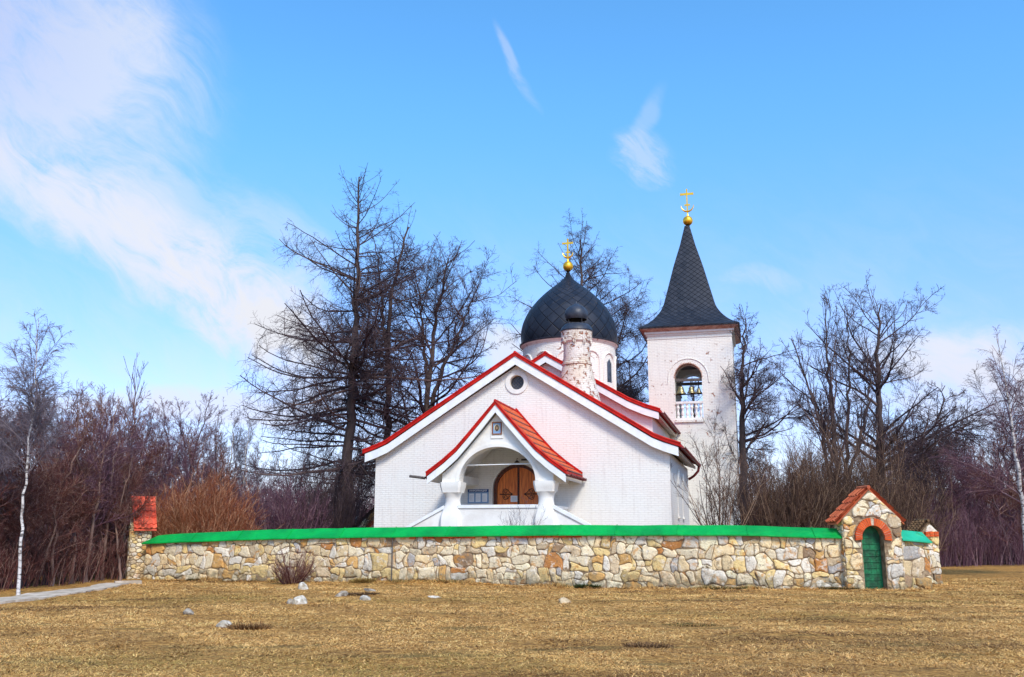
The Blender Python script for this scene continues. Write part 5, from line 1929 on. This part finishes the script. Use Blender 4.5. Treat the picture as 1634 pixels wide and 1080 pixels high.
# the tall larch
def larch_levels(lentab, k1=100, droop=-0.03, k2=12, k3=9, t0=0.12):
    return [dict(k=k1, t0=t0, t1=0.99, ang=None, ln=0, n=10, up=droop, upto=0.10, wig=0.075, rr=0.40, rmin=0.013, lentab=lentab,
                 angtab=([0, .35, .7, .9, 1], [97, 90, 78, 62, 45]), sides=5, taper=0.3, lr=0.0115),
            dict(k=k2, t0=0.08, t1=1.0, ang=(35, 78), ln=0.30, n=6, up=-0.10, upto=-0.02, wig=0.14, rr=0.6, rmin=0.0080, sides=3, wpow=1.0),
            dict(k=k3, t0=0.05, t1=1.0, ang=(30, 80), ln=0.55, n=4, up=-0.08, wig=0.20, rr=0.7, rmin=0.0062, sides=3)]


Yl = 45.0
tree('larch_tree', 'tallest bare larch with a straight dark trunk left of the church', 'tree',
     [lay(548, 850, Yl), lay(556, 740, Yl), lay(564, 600, Yl), lay(569, 450, Yl), lay(572, 345, Yl), lay(573, 282, Yl)], 0.31,
     larch_levels(([0, .12, .26, .40, .50, .64, .77, .90, .96, 1], [4.2, 5.1, 5.9, 6.4, 6.4, 5.3, 3.9, 2.6, 1.6, 0.6]), 140, k2=16, k3=10), 101, M['larch'], M['twig'], r1=0.03)
Y2 = 47.5
tree('larch_tree', 'second bare larch, its trunk between the tallest larch and the roof', 'tree',
     [lay(612, 850, Y2), lay(616, 720, Y2), lay(620, 600, Y2), lay(624, 480, Y2), lay(640, 400, Y2), lay(652, 362, Y2)], 0.24,
     larch_levels(([0, .2, .5, .7, .85, 1], [3.0, 4.0, 4.3, 3.8, 3.0, 1.2]), 55, droop=0.0, k2=10, k3=8), 102, M['larch'], M['twig'], r1=0.04,
     extra=[(0.55, [lay(622, 560, Y2), lay(608, 470, Y2), lay(600, 390, Y2)], 0.13)])


def decid_levels(L1, k1=26, k2=9, k3=8, k4=6, up=0.10, t0=0.22, tab=None):
    a = ([0, .5, 1], [74, 60, 38])
    return [dict(k=k1, t0=t0, t1=0.98, ang=None, ln=0, n=10, up=0.02, upto=up, wig=0.12, rr=0.52, rmin=0.020, lentab=tab or ([0, .3, .6, 1], [L1 * .8, L1, L1 * .8, L1 * .25]), angtab=a, sides=5, taper=0.22, lr=0.019),
            dict(k=k2 + 2, t0=0.12, t1=1.0, ang=(30, 66), ln=0.52, n=7, up=0.03, wig=0.14, rr=0.6, rmin=0.010, sides=4),
            dict(k=k3 + 2, t0=0.12, t1=1.0, ang=(28, 66), ln=0.52, n=5, up=0.02, wig=0.16, rr=0.6, rmin=0.007, sides=3),
            dict(k=k4 + 2, t0=0.1, t1=1.0, ang=(25, 65), ln=0.55, n=4, up=0.02, wig=0.2, rr=0.7, rmin=0.006, sides=3)]


Y3 = 49.0
tree('bare_tree', 'leaning bare tree with a round fine crown rising behind the left roof slope', 'tree',
     [lay(662, 850, Y3), lay(672, 740, Y3), lay(680, 650, Y3), lay(690, 560, Y3), lay(700, 480, Y3), lay(716, 412, Y3)], 0.24,
     decid_levels(3.6, 20, 5, 5, 4, up=.05, tab=([0, .3, .55, .8, 1], [3.0, 4.2, 4.8, 3.9, 1.8]), t0=.3), 103, M['larch'], M['twig'], r1=0.04,
     extra=[(0.42, [lay(682, 640, Y3), lay(715, 570, Y3 - .5), lay(745, 500, Y3 - 1), lay(762, 455, Y3 - 1)], 0.15),
            (0.55, [lay(690, 560, Y3), lay(672, 500, Y3 + .5), lay(668, 440, Y3 + .5)], 0.12)])
# larch behind the dome
Y4 = 60.0
tree('larch_tree', 'airy bare larch rising behind the dark dome', 'tree',
     [lay(936, 850, Y4), lay(934, 700, Y4), lay(930, 560, Y4), lay(927, 450, Y4), lay(925, 382, Y4)], 0.36,
     [dict(k=80, t0=0.2, t1=0.985, ang=None, ln=0, n=9, up=0.0, upto=0.13, wig=0.12, rr=0.42, rmin=0.016,
           lentab=([0, .2, .5, .7, .85, 1], [4.2, 5.4, 5.6, 5.0, 4.2, 2.2]), angtab=([0, .35, .7, 1], [95, 85, 66, 38]), sides=5, taper=0.3)] + larch_levels(None, k2=19, k3=16)[1:],
     104, M['larch'], M['twig'], r1=0.04,
     extra=[(0.40, [lay(930, 640, Y4), lay(960, 600, Y4), lay(985, 550, Y4), lay(1000, 490, Y4)], 0.13)])
Y4b = 62.0
tree('larch_tree', 'pale thin larch showing between the dome and the bell tower', 'tree',
     [lay(1012, 850, Y4b), lay(1012, 720, Y4b), lay(1008, 640, Y4b), lay(1004, 575, Y4b)], 0.2,
     larch_levels(([0, .3, .6, .85, 1], [3.4, 3.8, 3.0, 2.1, 0.8]), 50, k2=8, k3=7, t0=.2), 105, M['larch'], M['twig'])
# a tree behind the tower, seen through the belfry opening
tree('bare_tree', 'bare tree glimpsed only through the open arch of the bell tower', 'tree',
     [lay(1104, 850, 64), lay(1106, 740, 64), lay(1108, 660, 64), lay(1104, 600, 64)], 0.22,
     decid_levels(2.0, 24, 6, 5, 3, up=.05, tab=([0, .3, .6, 1], [1.8, 2.2, 2.0, 1.0]), t0=.3), 130, M['oak'], M['twig'])
# trees right of the tower
Y5 = 50.0
tree('bare_tree', 'dark bare tree standing close behind the right side of the bell tower', 'tree',
     [lay(1186, 850, Y5), lay(1186, 740, Y5), lay(1184, 640, Y5), lay(1186, 560, Y5), lay(1190, 508, Y5)], 0.30,
     decid_levels(3.1, 30, 6, 6, 4, up=.05, tab=([0, .3, .6, .85, 1], [3.8, 4.4, 3.8, 2.8, 1.2]), t0=.22), 106, M['oak'], M['twig'])
Y6 = 44.0
tree('bare_tree', 'big spreading bare tree right of the church, tallest on that side', 'tree',
     [lay(1404, 850, Y6), lay(1403, 720, Y6), lay(1402, 620, Y6), lay(1400, 540, Y6), lay(1406, 485, Y6)], 0.30,
     decid_levels(4.2, 36, 7, 6, 5, up=.05, tab=([0, .3, .5, .75, .9, 1], [5.0, 5.8, 5.2, 4.0, 2.8, 1.4]), t0=.28), 107, M['oak'], M['twig'], r1=.03)
Y7 = 43.0
tree('bare_tree', 'many stemmed bare tree fanning upwards left of the big spreading tree', 'tree',
     [lay(1338, 850, Y7), lay(1334, 740, Y7), lay(1326, 650, Y7), lay(1320, 570, Y7), lay(1318, 500, Y7)], 0.17,
     [dict(k=16, t0=0.28, t1=0.97, ang=(14, 34), ln=0.34, n=8, up=0.10, wig=0.10, rr=0.5, rmin=0.016, sides=4),
      dict(k=7, t0=0.2, t1=1.0, ang=(22, 50), ln=0.38, n=6, up=0.08, wig=0.14, rr=0.6, rmin=0.010, sides=3),
      dict(k=6, t0=0.2, t1=1.0, ang=(22, 50), ln=0.40, n=4, up=0.06, wig=0.18, rr=0.6, rmin=0.007, sides=3)], 108, M['oak'], M['twig'],
     extra=[(0.08, [lay(1338, 820, Y7), lay(1312, 690, Y7), lay(1288, 610, Y7), lay(1262, 540, Y7)], 0.12),
            (0.05, [lay(1340, 830, Y7), lay(1352, 700, Y7 + .5), lay(1356, 600, Y7 + .5), lay(1352, 508, Y7 + .5)], 0.13),
            (0.12, [lay(1340, 800, Y7), lay(1376, 690, Y7 - .5), lay(1388, 610, Y7 - .5), lay(1380, 540, Y7 - .5)], 0.11),
            (0.10, [lay(1340, 800, Y7), lay(1322, 700, Y7 + 1), lay(1296, 640, Y7 + 1), lay(1250, 600, Y7 + 1)], 0.10)])
Y8 = 50.0
tree('bare_tree', 'low twisted dark tree between the big spreading tree and the right birch', 'tree',
     [lay(1506, 850, Y8), lay(1502, 770, Y8), lay(1496, 710, Y8), lay(1500, 655, Y8), lay(1508, 615, Y8)], 0.18,
     decid_levels(2.6, 20, 5, 4, 2, up=.02, tab=([0, .3, .6, 1], [1.8, 2.8, 2.4, 1.2]), t0=.35), 109, M['oak'], M['twig'], wob=.12)
tree('bare_tree', 'dark bare tree behind the trunk of the right birch', 'tree',
     [lay(1612, 850, 56), lay(1608, 760, 56), lay(1600, 700, 56), lay(1604, 650, 56)], 0.16,
     decid_levels(2.6, 18, 5, 4, 2, up=.02, tab=([0, .3, .6, 1], [1.8, 2.8, 2.4, 1.2]), t0=.35), 110, M['oak'], M['twig'], wob=.12)


# birches with fine hanging twigs
def birch_levels(tab, k1=34, k2=9, k3=8, t0=0.28, hang=-0.10):
    return [dict(k=k1, t0=t0, t1=0.985, ang=None, ln=0, n=8, up=0.05, upto=-0.02, wig=0.08, rr=0.36, rmin=0.011, lentab=tab, angtab=([0, .5, 1], [52, 45, 28]), sides=4),
            dict(k=k2 + 4, t0=0.15, t1=1.0, ang=(20, 60), ln=0.50, n=6, up=0.0, upto=hang, wig=0.12, rr=0.5, rmin=0.0055, sides=3),
            dict(k=k3 + 4, t0=0.1, t1=1.0, ang=(20, 55), ln=0.60, n=5, up=hang * .6, upto=hang * 2, wig=0.14, rr=0.6, rmin=0.0042, sides=3)]


Yb = 26.0
tree('birch_tree', 'slender white birch at the left edge of the wood', 'tree',
     [lay(30, 945, Yb), lay(34, 840, Yb), lay(44, 730, Yb), lay(55, 620, Yb), lay(62, 508, Yb)], 0.048,
     birch_levels(([0, .3, .5, .75, 1], [1.5, 1.9, 1.9, 1.5, .5]), 44, 9, 9, t0=.42), 120, M['birch'], M['paletwig'], r1=.008, wob=.03)
tree('birch_tree', 'birch cut off by the left border of the picture', 'tree',
     [lay(-40, 948, 27), lay(-36, 800, 27), lay(-26, 680, 27), lay(-18, 565, 27)], 0.06,
     birch_levels(([0, .3, .5, .75, 1], [1.4, 1.9, 1.7, 1.1, .3]), 34, 8, 8), 121, M['birch'], M['paletwig'], r1=.008, wob=.03)
Yr = 36.0
tree('birch_tree', 'leaning white birch with drooping twigs at the right edge', 'tree',
     [lay(1641, 910, Yr), lay(1634, 830, Yr), lay(1621, 720, Yr), lay(1607, 620, Yr), lay(1590, 540, Yr)], 0.11,
     birch_levels(([0, .3, .5, .75, 1], [2.2, 2.8, 2.4, 1.8, .6]), 40, 9, 9, hang=-0.12), 122, M['birch'], M['purpletwig'], r1=.01, wob=.03)
tree('birch_tree', 'birch cut off by the right border, only its hanging twigs in view', 'tree',
     [lay(1690, 910, 37), lay(1688, 760, 37), lay(1680, 620, 37), lay(1672, 470, 37)], 0.14,
     birch_levels(([0, .3, .5, .75, 1], [2.2, 2.8, 2.6, 1.8, .4]), 40, 9, 9, hang=-0.16), 123, M['birch'], M['twig'], r1=.01, wob=.03)
tree('birch_tree', 'thin white birch stem between the larches and the church corner', 'tree',
     [lay(566, 850, 52), lay(572, 790, 52), lay(574, 740, 52), lay(572, 690, 52)], 0.09,
     birch_levels(([0, .5, 1], [1.2, 1.5, .3]), 22, 7, 6), 124, M['birch'], M['paletwig'], r1=.02, wob=.03)
# upright poplar-like sapling standing above the wood on the left
tree('young_tree', 'tall upright pale tree with few thin branches standing above the left wood', 'tree',
     [lay(212, 850, 40), lay(211, 760, 40), lay(212, 660, 40), lay(216, 572, 40)], 0.09,
     [dict(k=16, t0=0.50, t1=0.95, ang=(16, 32), ln=0.28, n=7, up=0.10, wig=0.06, rr=0.5, rmin=0.014, sides=4),
      dict(k=5, t0=0.2, t1=0.95, ang=(18, 35), ln=0.36, n=5, up=0.10, wig=0.08, rr=0.6, rmin=0.010, sides=3)], 125, M['paletwig'], M['paletwig'], r1=.012)

# ---- slender trees of the wood: five kinds, copied
def wood_kind(i, h, seed, tw, bk, spread=1.0, dense=1):
    r = np.random.default_rng(seed)
    root = empty('slender_tree', (0, 0, 0))
    top = Vector((r.normal(0, .4), r.normal(0, .4), h)); mid = Vector((r.normal(0, .25), r.normal(0, .25), h * .5))
    P, R_ = trunk_line([Vector((0, 0, 0)), mid, top], 18, 0.052 + 0.004 * h, 0.012, r, 0.05)
    sets = []
    a, b = P, R_
    for lv in [dict(k=34, t0=0.16, t1=0.98, ang=None, ln=0, n=7, up=0.06, wig=0.10, rr=0.40, rmin=0.010, lentab=([0, .4, .7, 1], [1.2 * spread, 1.9 * spread, 1.7 * spread, .8]), angtab=([0, .5, 1], [60, 46, 26])),
               dict(k=10, t0=0.15, t1=1.0, ang=(22, 58), ln=0.50, n=5, up=0.05, wig=0.14, rr=0.6, rmin=0.0075),
               dict(k=9, t0=0.15, t1=1.0, ang=(22, 58), ln=0.52, n=4, up=0.03, wig=0.18, rr=0.7, rmin=0.0058)]:
        a, b = spawn(r, a, b, **lv); sets.append((a, b, 3))
    assemble('trunk', bk, root, [(P, R_, 7)])
    assemble('crown', tw, root, sets)
    return root


kinds = [wood_kind(0, 7.4, 201, M['redtwig'], M['litebark']), wood_kind(1, 8.6, 202, M['purpletwig'], M['litebark'], 1.1),
         wood_kind(2, 6.4, 203, M['redtwig'], M['twig'], .95), wood_kind(3, 9.6, 204, M['paletwig'], M['birch'], 1.05), wood_kind(4, 7.8, 205, M['purpletwig'], M['twig'], 1.0)]
KL = ['reddish', 'purplish', 'reddish', 'grey twigged', 'dark purplish']
used = [False] * 5
rr_ = random.Random(77)


def place_wood(px, Y, kind, s, where, grp):
    p = lay(px, 850, Y)
    root = kinds[kind]
    if used[kind]: root = copy_tree(root)
    used[kind] = True
    root.location = (p.x, p.y, gh(p.x, p.y) - 0.1)
    root.rotation_euler = (rr_.uniform(-.05, .05), rr_.uniform(-.05, .05), rr_.uniform(0, 6.28))
    root.scale = (s, s, s * rr_.uniform(.92, 1.08))
    tag(root, 'slender bare %s tree, one of many alike %s' % (KL[kind], where), 'tree', grp)


# left wood: front rank follows the path edge, tops about level with the eaves
GL = 'slender trees of the wood on the left'
for i in range(26):
    px = -70 + i * 11 + rr_.uniform(-6, 6)
    Y = np.interp(px, [-70, 0, 200, 260], [24.5, 27.2, 33.5, 40]) + rr_.uniform(0.2, 2.2)
    place_wood(px, Y, rr_.choice([0, 0, 2, 2, 1]), rr_.uniform(.55, .85), 'left of the churchyard', GL)
for i in range(44):
    px = -90 + i * 10.5 + rr_.uniform(-8, 8)
    Y = rr_.uniform(35, 47) if px < 200 else rr_.uniform(44, 54)
    top = np.interp(px, [0, 130, 250, 400], [642, 642, 678, 730])
    hm = (850 - top) / 1500 * Y + 1.6
    k = rr_.choice([0, 0, 2, 1, 1, 4])
    place_wood(px, Y, k, hm / (7.4, 8.6, 6.4, 9.6, 7.8)[k] * rr_.uniform(.82, 1.08), 'left of the churchyard', GL)
for i in range(26):
    px = 150 + i * 17 + rr_.uniform(-9, 9)
    Y = rr_.uniform(55, 66)
    hm = (850 - np.interp(px, [150, 260, 350, 450, 600], [670, 650, 655, 700, 740])) / 1500 * Y + 1.6
    k = rr_.choice([3, 3, 1, 4])
    place_wood(px, Y, k, hm / (7.4, 8.6, 6.4, 9.6, 7.8)[k] * rr_.uniform(.8, 1.08), 'left of the churchyard', GL)
GR = 'slender trees of the wood on the right'
for i in range(30):
    px = 1420 + i * 10 + rr_.uniform(-6, 6)
    Y = rr_.uniform(48, 60)
    hm = (850 - np.interp(px, [1420, 1500, 1600, 1700], [710, 680, 665, 665])) / 1500 * Y + 1.6
    k = rr_.choice([0, 2, 4, 4, 1])
    place_wood(px, Y, k, hm / (7.4, 8.6, 6.4, 9.6, 7.8)[k] * rr_.uniform(.8, 1.05), 'right of the churchyard', GR)
GB = 'slender trees beyond the churchyard'
for i in range(20):
    px = 1190 + i * 14 + rr_.uniform(-6, 6)
    k = rr_.choice([1, 4, 2])
    Y = rr_.uniform(56, 66)
    hm = (850 - 700) / 1500 * Y + 1.6
    place_wood(px, Y, k, hm / (7.4, 8.6, 6.4, 9.6, 7.8)[k] * rr_.uniform(.75, 1.05), 'behind the right hand bushes', GB)


# ---- thickets (uncountable) and bushes
def stems(r, cx, cy, rx, ry, n, h, lean, k2, k3, rad=0.012, z0=None, up=0.04, l2=0.40, rm=0.006):
    a = r.uniform(0, 2 * PI, n); q = np.sqrt(r.random(n))
    X = cx + rx * q * np.cos(a); Y = cy + ry * q * np.sin(a)
    Z = ground_h(X, Y) - 0.05
    P = np.empty((n, 7, 3)); P[:, 0] = np.stack([X, Y, Z], -1)
    d = norm(np.stack([(X - cx) / max(rx, .01) * lean + r.normal(0, .16, n), (Y - cy) / max(ry, .01) * lean + r.normal(0, .16, n), np.ones(n)], -1))
    L = h * r.uniform(.55, 1.05, n) * (1 - 0.42 * q ** 2)
    for j in range(1, 7):
        d = norm(d + np.array([0, 0, up]) + r.normal(0, .07, d.shape))
        P[:, j] = P[:, j - 1] + d * (L / 6)[:, None]
    R_ = np.linspace(1, .35, 7)[None] * (rad * r.uniform(.7, 1.4, n))[:, None]
    sets = [(P, R_, 3)]
    c, cr = spawn(r, P, R_, k2, .15, 1, (16, 45), l2, 5, up=.05, wig=.12, rr=.7, rmin=rm); sets.append((c, cr, 3))
    if k3:
        c2, cr2 = spawn(r, c, cr, k3, .1, 1, (18, 50), .45, 4, up=.04, wig=.16, rr=.8, rmin=rm * .8); sets.append((c2, cr2, 3))
    return sets


def bush(label, px, Y, rx, ry, n, h, lean, k2, k3, mat, seed, rad=.012, up=.04, name='bush', rm=.006, py=850, l2=.40):
    r = np.random.default_rng(seed); p = lay(px, py, Y)
    sets = stems(r, 0, 0, rx, ry, n, h, lean, k2, k3, rad, up=up, rm=rm, l2=l2)
    # stems() uses the ground under the origin; move to its own spot
    Vs = []; 
    z = gh(p.x, p.y)
    off = np.array([0, 0, z - gh(0, 0)])
    sets = [(P + 0, R_, s) for P, R_, s in sets]
    o = assemble(name, mat, None, sets)
    o.location = (p.x, p.y, z - gh(0, 0))
    return tag(o, label, 'bush')


bush('large rounded rust brown bush behind the left part of the wall', 318, 37.5, 1.6, 1.1, 396, 3.77, .36, 9, 4, M['rusttwig'], 301, .012, .02, rm=.007)
bush('smaller rust brown bush right of the red tiled gateway', 262, 38.5, .8, .7, 130, 3.2, .42, 8, 4, M['rusttwig'], 302, .012, .02, rm=.007)
bush('purple brown thicket bush between the rust bush and the larch', 440, 40, 1.8, 1.0, 176, 3.06, .4, 8, 4, M['purpletwig'], 303, .012, .03)
bush('dark thin bush under the tallest larch', 520, 42, 1.5, 1.0, 180, 3.8, .4, 8, 4, M['twig'], 304, .012, .03)
bush('open leafless shrub fanning upwards in front of the bell tower', 1150, 34.6, .45, .4, 25, 4.66, .55, 8, 5, M['browntwig'], 305, .020, .05, rm=.007, l2=.34)
bush('dense brown bush right of the bell tower', 1250, 36.5, 1.2, 1.0, 132, 4.00, .32, 8, 4, M['browntwig'], 306, .014, .05)
bush('tall brown bush in the middle behind the wall right of the tower', 1300, 37, 1.4, 1.0, 140, 4.45, .34, 8, 4, M['browntwig'], 307, .014, .05)
bush('broad brown bush behind the green doored gateway', 1385, 37.5, 1.6, 1.0, 194, 4.84, .38, 8, 4, M['browntwig'], 308, .014, .05)
bush('outermost brown bush leaning right over the corner of the wall', 1440, 37, 1.0, .9, 109, 3.68, .5, 8, 4, M['browntwig'], 309, .014, .05)
bush('dark bush low behind the wall beside the tower foot', 1214, 38.5, .8, .8, 68, 3.27, .35, 8, 4, M['twig'], 310, .014, .05)
bush('leafless reddish shrub growing at the foot of the wall', 470, 31.6, .26, .18, 75, 1.45, 1.15, 6, 3, M['redtwig'], 311, .012, .05, rm=.005)
o_ = bush('tiny bare grey shrub just above the green coping by the porch', 828, 33.6, .38, .2, 26, 1.75, .42, 6, 2, M['paletwig'], 312, .006, .05, rm=.0035)


def thicket(name, label, spots, seed, mat, n, h, k2, k3, rad=.010, rm=.006):
    r = np.random.default_rng(seed); sets = []
    for (x, y, rx, ry, f) in spots:
        sets += stems(r, x, y, rx, ry, int(n * f), h, .12, k2, k3, rad, rm=rm)
    # merge same shapes
    o = assemble(name, mat, None, sets)
    return tag(o, label, 'thicket', kind='stuff')


sp1 = []
for px, Y in [(-60, 27), (-20, 28), (20, 29.5), (60, 31), (100, 32), (140, 34), (175, 36), (205, 40), (0, 34), (60, 36), (120, 39), (180, 43), (-50, 36)]:
    p = lay(px, 850, Y); sp1.append((p.x, p.y, 1.3, 1.0, 1))
thicket('thicket', 'dense dark undergrowth at the foot of the left wood', sp1, 401, M['redtwig'], 85, 2.1, 7, 3)
sp2 = []
for px, Y in [(1450, 47), (1480, 48), (1515, 48), (1550, 49), (1585, 49), (1620, 50), (1655, 50), (1500, 53), (1560, 54), (1620, 55), (1420, 52)]:
    p = lay(px, 850, Y); sp2.append((p.x, p.y, 1.4, 1.1, 1))
thicket('thicket', 'dense purple brown undergrowth at the foot of the right wood', sp2, 402, M['purpletwig'], 110, 3.3, 7, 3)
sp3 = []
for i in range(56):
    px = -260 + i * 40; Y = rr_.uniform(66, 76); p = lay(px, 850, Y); sp3.append((p.x, p.y, 2.2, 2.0, 1))
thicket('far_wood', 'far bare wood closing the view all along the horizon', sp3, 403, M['purpletwig'], 120, 5.6, 7, 3, .022, .013)

# far shed seen through the right wood
fs_ = lay(1604, 850, 64)
shed = empty('shed', (fs_.x, fs_.y, 0), math.radians(-8), 'low shed with a pale bluish roof glimpsed through the right wood', 'shed')
m = MB(); m.box(-2.6, 2.6, 0, 3, 0, 1.2); m.build('wall', M['farwall'], shed)
m = MB(); m.plate([(-0.3, 1.16), (3.3, 2.0), (3.3, 2.08), (-0.3, 1.24)], [], lambda u, v, d: (d, u, v), -2.8, 2.8); m.build('roof', M['farroof'], shed)
# step stone at the end of the path
st_ = MB(); st_.box(-.40, .40, -.16, .16, -.1, .09)
sl = st_.build('stone_step', M['concrete']); sl.location = (-12.35, 31.2, gh(-12.35, 31.2)); sl.rotation_euler = (0, 0, .5)
tag(sl, 'low grey stone step where the path meets the left gateway', 'step')
